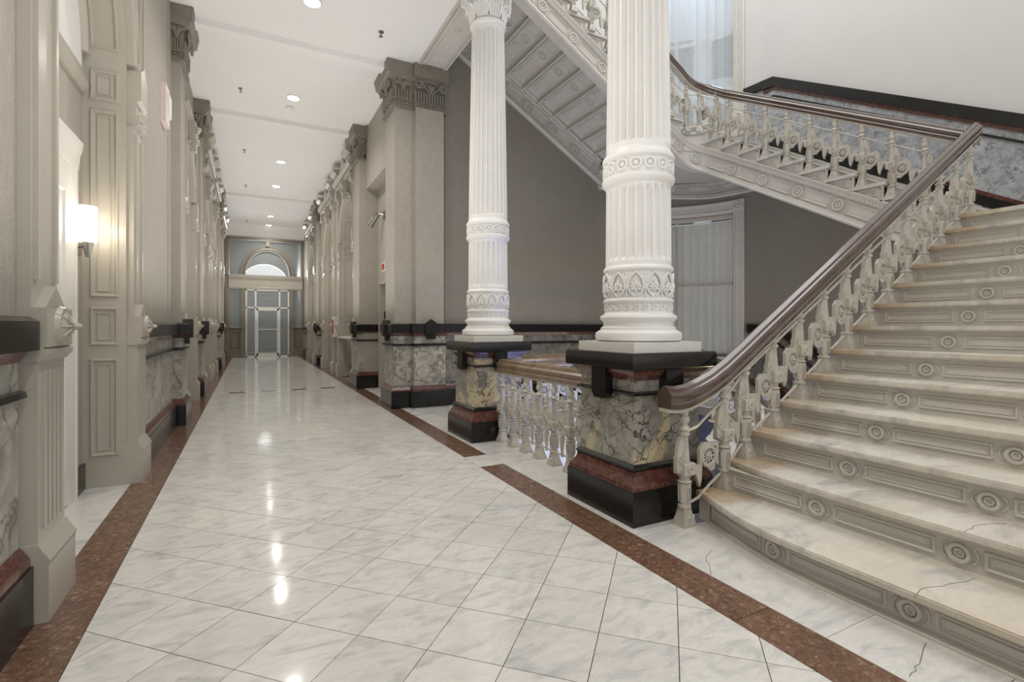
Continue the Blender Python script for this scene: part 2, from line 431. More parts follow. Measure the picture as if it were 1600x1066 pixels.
# red border bands in slabs, with the white insert on the right
def slabs(name, x0, x1, ys, mat, z=0):
    for y0, y1 in zip(ys[:-1], ys[1:]): obj(name, B().box(x0+.001, x1-.001, y0+.0015, y1-.0015, -.012, z), mat, floor)
slabs('red_border_slab', -.83, FX0, [-3.2, .4, 2.3, 4.1, 5.9, 7.7, 9.6, 11.5, 13.6, 16, 19, 22.9], REDF)
slabs('red_border_slab', FX1, XR, [-3.2, -1.2, .5, 1.45, 2.95, 4.08], REDF)
slabs('white_insert_slab', FX1, XR, [4.08, 4.46], STRIPM)
slabs('red_border_slab', FX1, XR, [4.46, 5.25, 5.9, 6.9, 8.3, 10, 12, 14, 16, 19, 22.9], REDF)
slabs('white_border_slab', XR, 2.6, [-3.2, -.9, .75, 1.2, 2.28], STRIPM); slabs('white_border_slab', XR, 2.5, [2.28, 3.4, 4.1, 4.9, 5.75], STRIPM); slabs('white_border_slab', XR, 2.6, [5.75, 6.7, WY], STRIPM)
slabs('recess_floor_slab', -1.4, -.83, [3.05, 5.05], STRIPM)
slabs('recess_floor_slab', XR, 3.0, [WY, 9.2, 11.0], STRIPM)
slabs('side_floor_slab', -1.4, -.83, [-3.2, 3.05], STRIPM)
for x0, x1, n in ((2.6, SX, 5),):
    for i in range(n):
        a = x0+(x1-x0)*i/n; b = x0+(x1-x0)*(i+1)/n
        obj('gallery_floor_slab', B().box(a+.001, b-.001, 5.75, WY, -.012, 0), STRIPM, floor)
obj('gallery_floor_slab', B().prism(poly, lambda s, t, n: (s, t, n), -.012, 0), STRIPM, floor)
obj('stair_foot_slab', B().box(2.6, 3.4, -3.2, 2.2, -.012, 0), STRIPM, floor)
for y0 in (10.62, 16.95):
    for j, (a, b) in enumerate(((0, .03), (.27, .30))):
        obj('cross_strip', B().box(FX0, FX1, y0+a, y0+b, -.012, 0), STRIPM, floor)
    w = (FX1-FX0)/9
    for i in range(9):
        obj('cross_slab', B().box(FX0+i*w+.001, FX0+(i+1)*w-.001, y0+.031, y0+.269, -.012, 0), REDF if i % 2 else FLOORM, floor)

# ------------------------------------------------------------------ ceiling
cb = B(); cb.box(-1.2, 2.27, -3.2, 23, CZ, CZ+.2); cb.box(2.27, 3.2, 7.66, 23, CZ, CZ+.2)
ceiling = struct('ceiling', cb, CEIL)
for y in (1.7, 4.75, 7.75, 10.8, 17.3):
    obj('ceiling_rib', B().mprof(lambda s, t, n: (s, y+t, CZ-n), -.84, 2.25, [(-.12, 0), (-.10, .075), (.10, .075), (.12, 0)]), CEIL, ceiling)

# ------------------------------------------------------------------ dado helper (marble wainscot)
MOULD_RED = [(.25, 0), (.25, .055), (.28, .055), (.315, .035), (.335, .02), (.335, 0)]
def dado(parent, M, s0, s1, stone=GREYM, n=0, panels=1, ns=1, ends=0):
    """black base, red mould, stone die, black ledge, frieze, red mould, black coping; ends = overhang past the ends"""
    e = ends
    obj('black_base', B().mbox(M, s0-e*.06, s1+e*.06, 0, .25, 0, n+.065, ns), BLACK, parent)
    obj('red_moulding', B().mprof(M, s0-e*.04, s1+e*.04, [(t, 0 if q == 0 else n+q) for t, q in MOULD_RED], ns), REDM, parent)
    for i in range(panels):
        a, b = s0+(s1-s0)*i/panels, s0+(s1-s0)*(i+1)/panels
        obj('marble_panel', B().mbox(M, a+.001, b-.001, .335, .945, 0, n+.018, ns), stone, parent)
    obj('black_ledge', B().mprof(M, s0-e*.03, s1+e*.03, [(.945, 0), (.945, n+.02), (.955, n+.045), (.98, n+.04), (.985, n+.018), (.985, 0)], ns), BLACK, parent)
    obj('marble_frieze', B().mbox(M, s0, s1, .985, 1.10, 0, n+.018, ns), stone, parent)
    obj('red_cornice', B().mprof(M, s0-e*.03, s1+e*.03, [(1.10, 0), (1.10, n+.02), (1.15, n+.05), (1.15, 0)], ns), REDM, parent)
    obj('black_coping', B().mprof(M, s0-e*.06, s1+e*.06, [(1.15, 0), (1.15, n+.085), (1.27, n+.085), (1.29, n+.05), (1.29, 0)], ns), BLACK, parent)

# capital made of neck with bosses, fluted bell, volutes and stepped abacus; M local map, width w
def spiral(M, sc, tc, R, hand, n, turns=1.6, k=22):
    pts = []
    for i in range(k):
        u = i/(k-1); a = hand*(u*turns*2*pi)+pi/2; r = R*(1-.8*u); pts.append(M(sc+r*cos(a), tc+r*sin(a), n))
    return pts
def capital_face(M, s0, s1, z0, z1, n):
    """carving on one face; returns builder"""
    b = B(); H = z1-z0; w = s1-s0
    b.mbox(M, s0, s1, z0, z0+.02*H/.6, n, n+.015); b.mbox(M, s0, s1, z0+.13*H, z0+.16*H, n, n+.02)
    k = max(2, int(w/.12))
    for i in range(k): b.dome(M, s0+w*(i+.5)/k, z0+.085*H, min(.028, w/k*.35), .022, n+.0)
    k = max(4, int(w/.042))
    for i in range(k):
        a = s0+w*(i+.15)/k; c = s0+w*(i+.8)/k
        b.prism([(a, z0+.17*H), (c, z0+.17*H), (c, z0+.42*H), ((a+c)/2, z0+.45*H), (a, z0+.42*H)], M, n, n+.03)
    R = min(.075, w*.2)
    for hand, c in ((-1, s0+R*.9), (1, s1-R*.9)):
        b.tube(spiral(M, c, z0+.62*H, R, hand, n+.055), .016, 6)
        m = (s0+s1)/2
        b.tube([M(c, z0+.62*H+R, n+.055), M(c+(m-c)*.45, z0+.58*H, n+.05), M(c+(m-c)*.8, z0+.47*H, n+.035), M(m, z0+.43*H, n+.03)], .014, 6)
    m = (s0+s1)/2
    for a in (-.6, -.3, 0, .3, .6):
        b.tube([M(m, z0+.46*H, n+.03), M(m+a*.07, z0+.60*H, n+.05), M(m+a*.16, z0+(.72-abs(a)*.08)*H, n+.04)], [.012, .016, .008], 5)
    k = max(4, int(w/.05))
    for i in range(k): b.dome(M, s0+w*(i+.5)/k, z0+.83*H, .015, .02, n+.05, 6, 2)
    return b

# ------------------------------------------------------------------ piers
def pier(name_label, side, y0, y1, nface, back=None, stone=GREYM):
    """pilaster pier; nface = projection of its shaft from the wall plane"""
    M = ML if side == 'L' else MR
    t = thing('corridor_pier', name_label, 'pier', M((y0+y1)/2, 0, 0), 'wallpapered piers with carved capitals')
    xs = sorted((M(0, 0, 0)[0], M(0, 0, nface)[0]))
    if back: xs = [xs[0], back] if side == 'R' else xs
    x0, x1 = xs
    def around(M1, a, b):   # faces: front + the side toward the camera
        pass
    obj('shaft', B().box(x0+.015, x1-.0, y0+.015, y1-.015, 1.29, 4.62) if side == 'R' else B().box(x0, x1-.015, y0+.015, y1-.015, 1.29, 4.62), WALLP, t)
    def wrap(z0, z1, o, mat, nm, pr=None):
        xa, xb = (x0-o, x1) if side == 'R' else (x0, x1+o)
        b = B()
        if pr is None: b.box(xa, xb, y0-o, y1+o, z0, z1)
        else:
            vs = []
            for z, e in pr:
                xa, xb = (x0-e, x1) if side == 'R' else (x0, x1+e)
                vs += [(xa, y0-e, z), (xb, y0-e, z), (xb, y1+e, z), (xa, y1+e, z)]
            fs = []
            for k in range(len(pr)-1):
                for j in range(4): fs.append((4*k+j, 4*k+(j+1) % 4, 4*k+4+(j+1) % 4, 4*k+4+j))
            L = 4*(len(pr)-1); fs += [(3, 2, 1, 0), (L, L+1, L+2, L+3)]
            b.add(vs, fs)
        return obj(nm, b, mat, t)
    wrap(0, .25, .05, BLACK, 'black_base')
    wrap(0, 0, 0, REDM, 'red_moulding', [(.25, .045), (.275, .045), (.31, .02), (.335, .008)])
    wrap(.335, .945, 0, stone, 'marble_die')
    wrap(0, 0, 0, BLACK, 'black_ledge', [(.945, .0), (.955, .03), (.98, .028), (.985, 0)])
    wrap(.985, 1.10, 0, stone, 'marble_frieze')
    wrap(0, 0, 0, REDM, 'red_cornice', [(1.10, 0), (1.15, .03)])
    wrap(0, 0, 0, BLACK, 'black_coping', [(1.15, .06), (1.27, .06), (1.29, .03)])
    # black carved pendant on the front of the coping
    ym = (y0+y1)/2; f = nface
    pb = B(); pb.prism([(ym-.10, 1.27), (ym+.10, 1.27), (ym, 1.345)], M, f-.02, f+.10)
    pb.mbox(M, ym-.07, ym+.07, 1.10, 1.28, f, f+.10)
    for q in (-.045, 0, .045): pb.mbox(M, ym+q-.017, ym+q+.017, 1.04-(.02 if q == 0 else 0), 1.11, f, f+.06)
    obj('coping_pendant', pb, BLACK, t)
    # capital
    cap = B()
    def ring_(pr):
        vs = []; fs = []
        for z, e in pr:
            xa, xb = (x0-e, x1) if side == 'R' else (x0, x1+e)
            vs += [(xa, y0-e, z), (xb, y0-e, z), (xb, y1+e, z), (xa, y1+e, z)]
        for k in range(len(pr)-1):
            for j in range(4): fs.append((4*k+j, 4*k+(j+1) % 4, 4*k+4+(j+1) % 4, 4*k+4+j))
        L = 4*(len(pr)-1); fs += [(3, 2, 1, 0), (L, L+1, L+2, L+3)]
        cap.add(vs, fs)
    ring_([(4.60, .0), (4.60, .03), (4.625, .03), (4.63, .01), (4.72, .01), (4.725, .035), (4.745, .035), (4.75, .01), (5.0, .025), (5.02, .07), (5.06, .085), (5.07, .11), (5.14, .12), (5.15, .12), (5.22, .135), (5.245, .135)])
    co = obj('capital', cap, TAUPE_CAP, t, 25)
    obj('carving', capital_face(M, y0, y1, 4.63, 5.19, nface+.012), TAUPE_CAP, co)
    ys = y0
    Ms = (lambda s, z, n: (s, ys-n, z))
    if x1-x0 > .3: obj('carving', capital_face(Ms, x0, x0+(x1-x0)*.32, 4.63, 5.19, .012).add(*_cf(Ms, x0+(x1-x0)*.36, x1, .045)), TAUPE_CAP, co)
    else: obj('carving', capital_face(Ms, x0, x1, 4.63, 5.19, .012), TAUPE_CAP, co)
    rehome(t); return t
def _cf(Ms, a, b, n):
    q = capital_face(Ms, a, b, 4.63, 5.19, n); q.mbox(Ms, a, b, 4.60, 4.76, 0, n); q.mbox(Ms, a-.03, b, 5.06, 5.245, 0, n+.15); return q.v, q.f

P1 = pier('large grey pier at the stair end of the corridor, marble dado and carved capital', 'R', 7.6, 8.2, .1, 2.78)
# proud middle facing of the large pier
pf = obj('shaft_facing', B().box(2.27, 2.72, 7.515, 7.62, 1.29, 4.62), WALLP, None); pf.parent = P1; pf.matrix_parent_inverse = Matrix(); pf.location = -P1.location
def addp(nm, b, m):
    o = obj(nm, b, m, P1); o.location = -P1.location; return o
addp('black_base', B().box(2.19, 2.79, 7.47, 7.56, 0, .25), BLACK)
addp('red_moulding', B().mprof(lambda s, t, n: (s, 7.56-n, t), 2.21, 2.76, [(.25, 0), (.25, .08), (.28, .08), (.335, .05), (.335, 0)]), REDM)
addp('marble_die', B().box(2.24, 2.75, 7.515, 7.62, .335, .945), GREYM)
addp('black_ledge', B().box(2.22, 2.77, 7.485, 7.56, .945, .985), BLACK)
addp('marble_frieze', B().box(2.24, 2.75, 7.515, 7.62, .985, 1.10), GREYM)
addp('red_cornice', B().box(2.22, 2.77, 7.49, 7.57, 1.10, 1.15), REDM)
addp('black_coping', B().box(2.20, 2.80, 7.46, 7.56, 1.15, 1.29), BLACK)
pb = B(); My = lambda s, t, n: (s, 7.46-n, t)
pb.prism([(2.36, 1.27), (2.62, 1.27), (2.49, 1.36)], My, -.02, .03); pb.mbox(My, 2.40, 2.58, 1.13, 1.29, 0, .035)
for q in (-.06, -.02, .02, .06): pb.mbox(My, 2.49+q-.015, 2.49+q+.015, 1.05, 1.14, -.03, .02)
addp('coping_pendant', pb, BLACK)
pier('narrow grey pier beyond the recessed doorway on the right', 'R', 10.37, 11.0, .1, 2.33)
pier('farthest wallpapered pier on the right side', 'R', 17.1, 17.75, .1)
pier('nearest wallpapered pier on the left, before the second arched doorway', 'L', 7.56, 8.1, .11)
pier('second wallpapered pier on the left side, just past the dentilled arch', 'L', 10.5, 11.1, .11)
pier('farthest wallpapered pier on the left side', 'L', 16.9, 17.5, .11)

# ------------------------------------------------------------------ corridor walls
def arch_pts(y0, y1, zs, k=18):
    c, r = (y0+y1)/2, (y1-y0)/2
    return [(c-r*cos(pi*i/k), zs+r*sin(pi*i/k)) for i in range(k+1)]
SPR = 3.35
def wall_with_bays(name, M, ys, ye, bays, mat, extra_holes=()):
    b = B(); cur = ys
    for y0, y1 in bays:
        b.mbox(M, cur, y0, 0, CZ, -.45, 0)
        pts = arch_pts(y0, y1, SPR)
        for (a, za), (c, zc) in zip(pts[:-1], pts[1:]): b.prism([(a, za), (c, zc), (c, CZ), (a, CZ)], M, -.45, 0)
        cur = y1
    b.mbox(M, cur, ye, 0, CZ, -.45, 0)
    return struct(name, b, mat)
LB = [(3.15, 4.95), (8.62, 9.95), (11.95, 13.2), (14.45, 15.7), (18.5, 20.2)]
RB = [(11.28, 13.08), (14.25, 15.95), (18.6, 20.3)]
wl = wall_with_bays('wall_left', ML, -3.2, 23, LB, WALLP)
wr = wall_with_bays('wall_right', MR, 10.36, 23, RB, WALLP)
dado(wl, ML, -3.2, 2.78, panels=4)
dado(wl, ML, 5.36, 7.44, panels=2)
dado(wr, MR, 16.4, 17.05); dado(wl, ML, 21, 22.6); dado(wr, MR, 21, 22.6)
# flat stile strips of the wallpaper panels
for y in (2.45, 5.55, 7.2):
    obj('wallpaper_border', B().mbox(ML, y, y+.02, 1.3, 5.2, 0, .008), WALLP, wl)
# recessed doorway zone on the right
rb = B(); rb.box(2.10, 2.7, 8.1, 10.40, 4.02, CZ)
rb.box(2.33, 2.62, 8.1, 10.40, 2.10, 4.02); rb.box(2.33, 2.62, 10.18, 10.40, 0, 2.10); rb.box(2.33, 2.62, 8.1, 8.4, 0, 2.1)
rb.box(2.62, 2.7, 8.1, 10.4, 0, 3.9)
rz_ = struct('wall_right_recess', rb, WALLP)
obj('doorway_jamb', B().box(2.31, 2.62, 10.13, 10.19, 0, 2.10), TAUPE, rz_)
obj('doorway_head', B().box(2.31, 2.62, 8.38, 10.19, 2.08, 2.13), TAUPE, rz_)
dd = B(); dd.box(2.56, 2.61, 8.4, 10.13, 0, 2.08); obj('elevator_door', dd, TAUPE, rz_)
obj('call_button_plate', B().box(2.40, 2.48, 10.115, 10.13, 1.40, 1.55), DARK, rz_)

def rosette(M, s, t, n, R=.085):
    b = B(); b.ring(M, s, t, R*.85, R*.22, .02, n, 20); b.dome(M, s, t, R*.8, .04, n, 16, 4)
    for i in range(8):
        a = 2*pi*i/8
        b.tube([M(s+R*.78*cos(a), t+R*.78*sin(a), n+.01), M(s+R*.5*cos(a), t+R*.5*sin(a), n+.034), M(s+R*.12*cos(a), t+R*.12*sin(a), n+.044)], .006, 5)
    b.dome(M, s, t, R*.2, .03, n+.05, 8, 3)
    return b
def arch_bay(side, y0, y1, label, depth=.26, dentil=False, window=False, hood='pediment', pw=.34):
    M = ML if side == 'L' else MR
    t = thing('arched_door_surround', label, 'door surround', M((y0+y1)/2, 0, 0), 'painted arched surrounds along the corridor')
    c, r = (y0+y1)/2, (y1-y0)/2
    # back plane with the recess wall
    obj('recess_wall', B().mbox(M, y0-.2, y1+.2, 0, SPR+r+.1, -depth-.06, -depth), WALLP, t)
    # opening path: up the near jamb, over the arch, down the far jamb
    def path(u, e=0):   # u arc length; returns point on the opening edge offset inward by e
        if u <= SPR: return (y0+e, u)
        if u <= SPR+pi*r:
            a = (u-SPR)/r; rr = r-e; return (c-rr*cos(a), SPR+rr*sin(a))
        return (y1-e, SPR-(u-SPR-pi*r))
    L = 2*SPR+pi*r
    Mr = lambda s, tt, n: M(path(s, n)[0], path(s, n)[1], -tt)      # reveal lining: t = depth, n inward
    cuts = [0, SPR]+[SPR+pi*r*i/20 for i in range(1, 20)]+[SPR+pi*r, L]
    rv = obj('reveal', B().mbox(Mr, 0, L, 0, depth, 0, .02, cuts=cuts), TAUPE, t)
    if depth > .2:
        for z0, z1 in ((.24, 1.0), (1.10, 1.40), (1.475, 2.93), (3.0, 3.24)):
            for a, b_ in ((z0, z1), (L-z1, L-z0)):
                f = B(); f.frame(Mr, a, b_, .045, depth-.045, .028, .014, .02); f.frame(Mr, a+.045, b_-.045, .09, depth-.09, .012, .008, .02)
                obj('reveal_panel', f, TAUPE, rv)
        for i in range(5):
            a = SPR+.05+i*(pi*r)/5; f = B(); f.frame(Mr, a, a+pi*r/5-.1, .045, depth-.045, .028, .014, .02, 6); obj('reveal_panel', f, TAUPE, rv)
    # archivolt round the opening on the wall face
    Mo = lambda s, tt, n: M(path(s, -tt)[0], path(s, -tt)[1], n)
    cut2 = [SPR-.02]+[SPR+pi*r*i/24 for i in range(0, 25)]+[SPR+pi*r+.02]
    obj('archivolt', B().mprof(Mo, 0, 0, [(-.01, 0), (-.01, .05), (.02, .065), (.035, .045), (.07, .045), (.085, .07), (.115, .07), (.125, 0)], cuts=cut2), TAUPE, t)
    b = B()
    for i in range(int(pi*r/.07)):
        b.dome(Mo, SPR+.035+i*.07, .052, .013, .014, .045, 6, 2)
    obj('bead_row', b, TAUPE, t)
    # pilasters either side
    for sgn, a0, a1 in ((-1, y0-pw, y0-.0), (1, y1, y1+pw)):
        p = B(); p.mbox(M, a0-.02, a1+.02*0+.01, 0, .235, 0, .11)
        p.mprof(M, a0-.02, a1+.01, [(.235, 0), (.235, .11), (.26, .115), (.30, .09), (.33, .075), (.33, 0)])
        p.mbox(M, a0, a1, .33, 1.12, 0, .07)
        w = a1-a0
        for k in range(5): p.mbox(M, a0+w*(.12+.16*k), a0+w*(.12+.16*k)+.022, .38, 1.06, .07, .082)
        p.mprof(M, a0-.01, a1+.01, [(1.10, 0), (1.10, .075), (1.13, .10), (1.15, .10), (1.16, .085), (1.16, 0)])
        p.mbox(M, a0, a1, 1.16, 1.33, 0, .10)
        p.prism([(a0+w*.1, 1.33), (a1-w*.1, 1.33), ((a0+a1)/2, 1.43)], M, 0, .085)
        p.mbox(M, a0+.01, a1-.01, 1.33, 2.85, 0, .045)
        for q in (.10, .78): p.mbox(M, a0+w*q, a0+w*q+.03, 1.45, 2.80, .045, .062)
        obj('pilaster', p, TAUPE, t)
        obj('rosette', rosette(M, (a0+a1)/2, 1.25, .10), TAUPE, t)
        q = B(); q.mprof(M, a0+.03, a1-.03, [(2.85, 0), (2.87, .07), (2.90, .08), (2.93, .06), (3.05, .06), (3.07, .09), (3.12, .09), (3.12, 0)])
        q.dome(M, (a0+a1)/2, 2.98, .06, .05, .06); q.dome(M, (a0+a1)/2, 2.89, .035, .04, .07)
        q.mbox(M, a0+.03, a1-.03, 3.12, 3.3, 0, .09); q.prism([(a0+.03, 3.3), (a1-.03, 3.3), ((a0+a1)/2, 3.38)], M, 0, .09)
        q.mbox(M, a0+.05, a1-.05, 3.3, 4.36, 0, .06)
        for e in (.07, w-.10): q.mbox(M, a0+e, a0+e+.03, 3.4, 4.3, .06, .08)
        if hood != 'pediment': obj('corbel', q, TAUPE, t); continue
        q.mprof(M, a0, a1, [(4.36, 0), (4.38, .12), (4.45, .14), (4.47, 0)])
        q.tube(spiral(M, (a0+a1)/2, 4.52, .085, 1 if sgn > 0 else -1, .12), .022, 6)
        q.mbox(M, a0+.02, a1-.02, 4.40, 4.66, 0, .10)
        obj('corbel', q, TAUPE, t)
    # keystone
    kz = SPR+r
    q = B(); q.prism([(c-.07, kz-.04), (c+.07, kz-.04), (c+.11, min(kz+.42, 4.8)), (c-.11, min(kz+.42, 4.8))], M, 0, .13)
    q.tube([M(c-.08, kz+.3, .13), M(c, kz+.33, .17), M(c+.08, kz+.3, .13)], .035, 7); q.dome(M, c, kz+.12, .06, .05, .13)
    obj('keystone', q, TAUPE, t)
    # entablature and hood
    a0, a1 = y0-pw-.02, y1+pw+.02
    if hood == 'pediment':
        q = B(); q.mprof(M, a0, a1, [(4.62, 0), (4.62, .10), (4.66, .13), (4.70, .13), (4.72, .18), (4.78, .20), (4.80, .20), (4.80, 0)])
        for e0, e1 in ((a0, a0+.5), (a1-.5, a1)):
            q.mbox(M, e0, e1, 4.80, 4.95, 0, .15)
            q.mprof(M, e0-.02, e1+.02, [(4.95, 0), (4.95, .17), (5.0, .24), (5.06, .26), (5.08, 0)])
        q.prism([(c-.45, 4.8), (c+.45, 4.8), (c+.2, 5.02), (c, 5.2), (c-.2, 5.02)], M, 0, .14)
        k = int((a1-a0)/.06)
        for i in range(k): q.mbox(M, a0+i*.06+.01, a0+i*.06+.04, 4.665, 4.70, .13, .155)
        obj('pediment', q, TAUPE, t)
    else:
        q = B(); q.mprof(M, a0+.15, a1-.15, [(4.42, 0), (4.42, .05), (4.47, .10), (4.50, .10), (4.50, 0)])
        obj('flat_hood', q, TAUPE, t)
    if dentil:
        q = B()
        for i in range(58): q.mbox(M, y1+.04, y1+.075, 1.4+i*.055, 1.43+i*.055, .04, .075)
        obj('dentil_strip', q, TAUPE, t)
    # transom rail and fanlight
    q = B(); q.mprof(M, y0, y1, [(3.03, -depth), (3.03, -depth+.02), (3.07, -depth+.045), (3.12, -depth+.045), (3.15, -depth+.03), (3.18, -depth+.03), (3.18, -depth)])
    obj('transom_rail', q, TAUPE, t)
    q = B(); Mf = lambda s, tt, n: M(path(s, tt)[0], path(s, tt)[1], -depth+n)
    q.mprof(Mf, 0, 0, [(0, 0), (0, .05), (.09, .05), (.11, .02), (.11, 0)], cuts=cut2)
    for k in range(1, 4):
        a = pi*k/4; q.tube([M(c-.2*cos(a), SPR-.1+.2*sin(a), -depth+.03), M(c-(r-.1)*cos(a), SPR+(r-.1)*sin(a), -depth+.03)], .015, 5)
    obj('fanlight_frame', q, TAUPE, t)
    q = B(); pts = [(y0+.08, 3.2)]+[(c-(r-.08)*cos(pi*i/16), SPR+(r-.08)*sin(pi*i/16)) for i in range(17)]+[(y1-.08, 3.2)]
    q.prism(pts, M, -depth+.005, -depth+.012); obj('fanlight_pane', q, PLAST, t)
    if window:
        q = B()
        for a in (y0+.02, c-.03, y1-.1): q.mbox(M, a, a+.08, 1.0, 3.06, -depth, -depth+.06)
        q.mbox(M, y0, y1, 2.0, 2.06, -depth, -depth+.05)
        obj('window_frame', q, TAUPE, t)
        obj('window_pane', B().mbox(M, y0+.05, y1-.05, 1.02, 3.05, -depth, -depth+.015), PLAST, t)
    rehome(t); return t
arch_bay('L', *LB[0], 'tall arched door surround nearest on the left, panelled reveal beside the wall lamp', .27)
arch_bay('L', *LB[1], 'arched surround between the first two left piers, with a dentil strip', .2, True, True, 'flat', .30)
arch_bay('L', *LB[2], 'arched surround just past the second left pier, under a carved pediment', .2, False, True, pw=.4)
arch_bay('L', *LB[3], 'arched surround before the farthest left pier, under a carved pediment', .2, False, True, pw=.4)
arch_bay('L', *LB[4], 'arched surround on the left nearest the glazed end door', .2, False, True)
arch_bay('R', *RB[0], 'arched surround right after the narrow right pier, with a counter shelf', .38, False, True, pw=.19)
arch_bay('R', *RB[1], 'second arched surround on the right, before the farthest right pier', .38, False, True, pw=.34)
arch_bay('R', *RB[2], 'arched surround on the right nearest the glazed end door', .36, False, True)
cs = B(); cs.mprof(MR, 11.3, 13.06, [(.95, -.1), (.95, .05), (.97, .09), (1.0, .09), (1.0, -.1)])
tag(obj('counter_shelf', cs, DOORW), 'white counter shelf in the first arched opening on the right', 'shelf')

# white inner door in the first left recess
M1 = lambda s, t, n: (XL-.27+n, s, t)
dr = thing('inner_door', 'white door with moulded casing inside the nearest left recess', 'door', (XL-.27, 4.1, 0))
q = B(); q.mprof(lambda s, t, n: M1(4.74-t, s, n), 0, 2.42, [(0, 0), (0, .02), (.05, .026), (.06, .018), (.14, .014), (.2, .010), (.2, 0)])
q.mprof(lambda s, t, n: M1(3.36+t, s, n), 0, 2.42, [(0, 0), (0, .02), (.05, .026), (.06, .018), (.14, .014), (.2, .010), (.2, 0)])
q.mprof(M1, 3.33, 4.76, [(2.40, 0), (2.40, .02), (2.46, .025), (2.50, .028), (2.53, .038), (2.58, .046), (2.60, .046), (2.60, 0)])
obj('casing', q, DOORW, dr)
q = B(); q.mbox(M1, 3.56, 4.54, .01, 2.40, 0, .012)
for z0, z1 in ((.25, 1.0), (1.15, 2.2)):
    for a in (3.66, 4.1): q.frame(M1, a, a+.36, z0, z1, .03, .01, .012)
obj('leaf', q, DOORW, dr)
obj('door_knob', B().lathe(M1(3.64, 1.02, .05), [(.012, -.02), (.03, 0), (.03, .02), (.01, .03)], 12), STEEL, dr)
rehome(dr)
obj('black_base', B().mbox(M1, 4.75, 4.95, 0, .20, 0, .02), BLACK, wl)
# wall lamp
sc = thing('wall_lamp', 'lit glass cylinder wall lamp on a steel cone in the nearest left recess', 'lamp', (-1.055, 4.74, 1.78))
obj('glass_shade', B().lathe((-1.055, 4.74, 0), [(.052, 1.87), (.058, 1.88), (.060, 2.13), (.056, 2.135)], 24), SHADE, sc)
obj('cone', B().lathe((-1.055, 4.74, 0), [(.010, 1.76), (.014, 1.765), (.036, 1.87), (.030, 1.875)], 20), STEEL, sc)
obj('bracket', B().tube([(-1.055, 4.74, 1.84), (-1.12, 4.80, 1.84)], .010, 8).box(-1.13, -1.115, 4.74, 4.86, 1.78, 1.92), STEEL, sc)
rehome(sc)
light('wall_lamp_bulb', 'POINT', (-.975, 4.70, 2.0), 3.2, (1, .86, .66), size=.05)
# fire alarm on the left wall
al = thing('fire_alarm', 'pale pink fire alarm strobe high on the left wall', 'alarm', (XL, 6.82, 3.73))
obj('housing', B().prism([(6.68, 3.52), (6.96, 3.52), (6.96, 3.94), (6.68, 3.94)], ML, 0, .05), PINK, al)
obj('lens', B().mprof(ML, 6.72, 6.92, [(3.60, .05), (3.62, .075), (3.84, .075), (3.86, .05)]), PLAST, al)
rehome(al)
# right side: spot lamp, exit-like red panel, extinguisher box
sp = thing('wall_spotlight', 'small steel spotlight angled down beside the large right pier', 'spotlight', (2.33, 9.8, 3.3))
obj('wall_plate', B().box(2.305, 2.33, 9.68, 9.82, 3.33, 3.47), STEEL, sp)
obj('arm', B().tube([(2.31, 9.75, 3.40), (2.25, 9.80, 3.42), (2.20, 9.85, 3.39)], .015, 8), STEEL, sp)
obj('lamp_head', B().tube([(2.21, 9.84, 3.42), (2.13, 10.0, 3.26), (2.11, 10.03, 3.22)], [.045, .05, .055], 14), STEEL, sp)
rehome(sp)
rp = thing('red_sign', 'small square red sign above the recessed doorway on the right', 'sign', (2.33, 9.82, 2.3))
obj('plate', B().box(2.315, 2.33, 9.70, 9.94, 2.32, 2.50), PLAST, rp)
obj('red_panel', B().box(2.307, 2.316, 9.74, 9.90, 2.35, 2.47), REDP, rp)
rehome(rp)
eb = thing('fire_cabinet', 'red and white fire cabinet on the wall between the first two right arches', 'cabinet', MR(13.64, 1.2, 0))
obj('cabinet_box', B().mbox(MR, 13.5, 13.78, .98, 1.5, .001, .13), PLAST, eb)
obj('red_door', B().mbox(MR, 13.53, 13.75, 1.05, 1.42, .13, .14), REDP, eb)
rehome(eb)

# ------------------------------------------------------------------ end wall with the glazed screen
EY = 22.9
ME = lambda s, t, n: (s, EY-n, t)
def end_poly():
    pass
ew = B(); ew.mbox(ME, XL-.1, -.72+.02, 0, CZ, -.3, 0); ew.mbox(ME, 1.93, XR+.1, 0, CZ, -.3, 0)
we_ = struct('wall_end', ew, WALLP)
obj('lowered_ceiling_face', B().mprof(ME, XL, XR, [(4.84, -.2), (4.84, .06), (CZ, .75), (CZ, -.2)]), CEIL, we_)
es = thing('glazed_screen', 'grey timber end screen with a fanlight arch and double side lights', 'screen', (.6, EY, 0))
xc = .68; Ri, Ro = .80, .98; EA = 3.32
q = B(); q.mbox(ME, -.72, 2.0, 4.72, 4.82, 0, .12); q.mbox(ME, xc-.07, xc+.07, 4.5, 4.76, 0, .16)
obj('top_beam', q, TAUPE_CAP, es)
q = B(); q.mprof(ME, -.72, 2.0, [(2.75, 0), (2.75, .10), (2.82, .13), (2.85, .09), (3.16, .08), (3.2, .12), (3.28, .15), (3.32, .15), (3.32, 0)])
obj('entablature', q, TAUPE, es)
q = B(); Mo = lambda s, t, n: ME(xc-(Ri+t)*cos(s), EA+(Ri+t)*sin(s)*1.25, n)
q.mprof(Mo, 0, 0, [(0, 0), (0, .10), (.05, .13), (.10, .09), (.15, .12), (.18, .12), (.18, 0)], cuts=[pi*i/28 for i in range(29)])
obj('arch_ring', q, TAUPE_CAP, es)
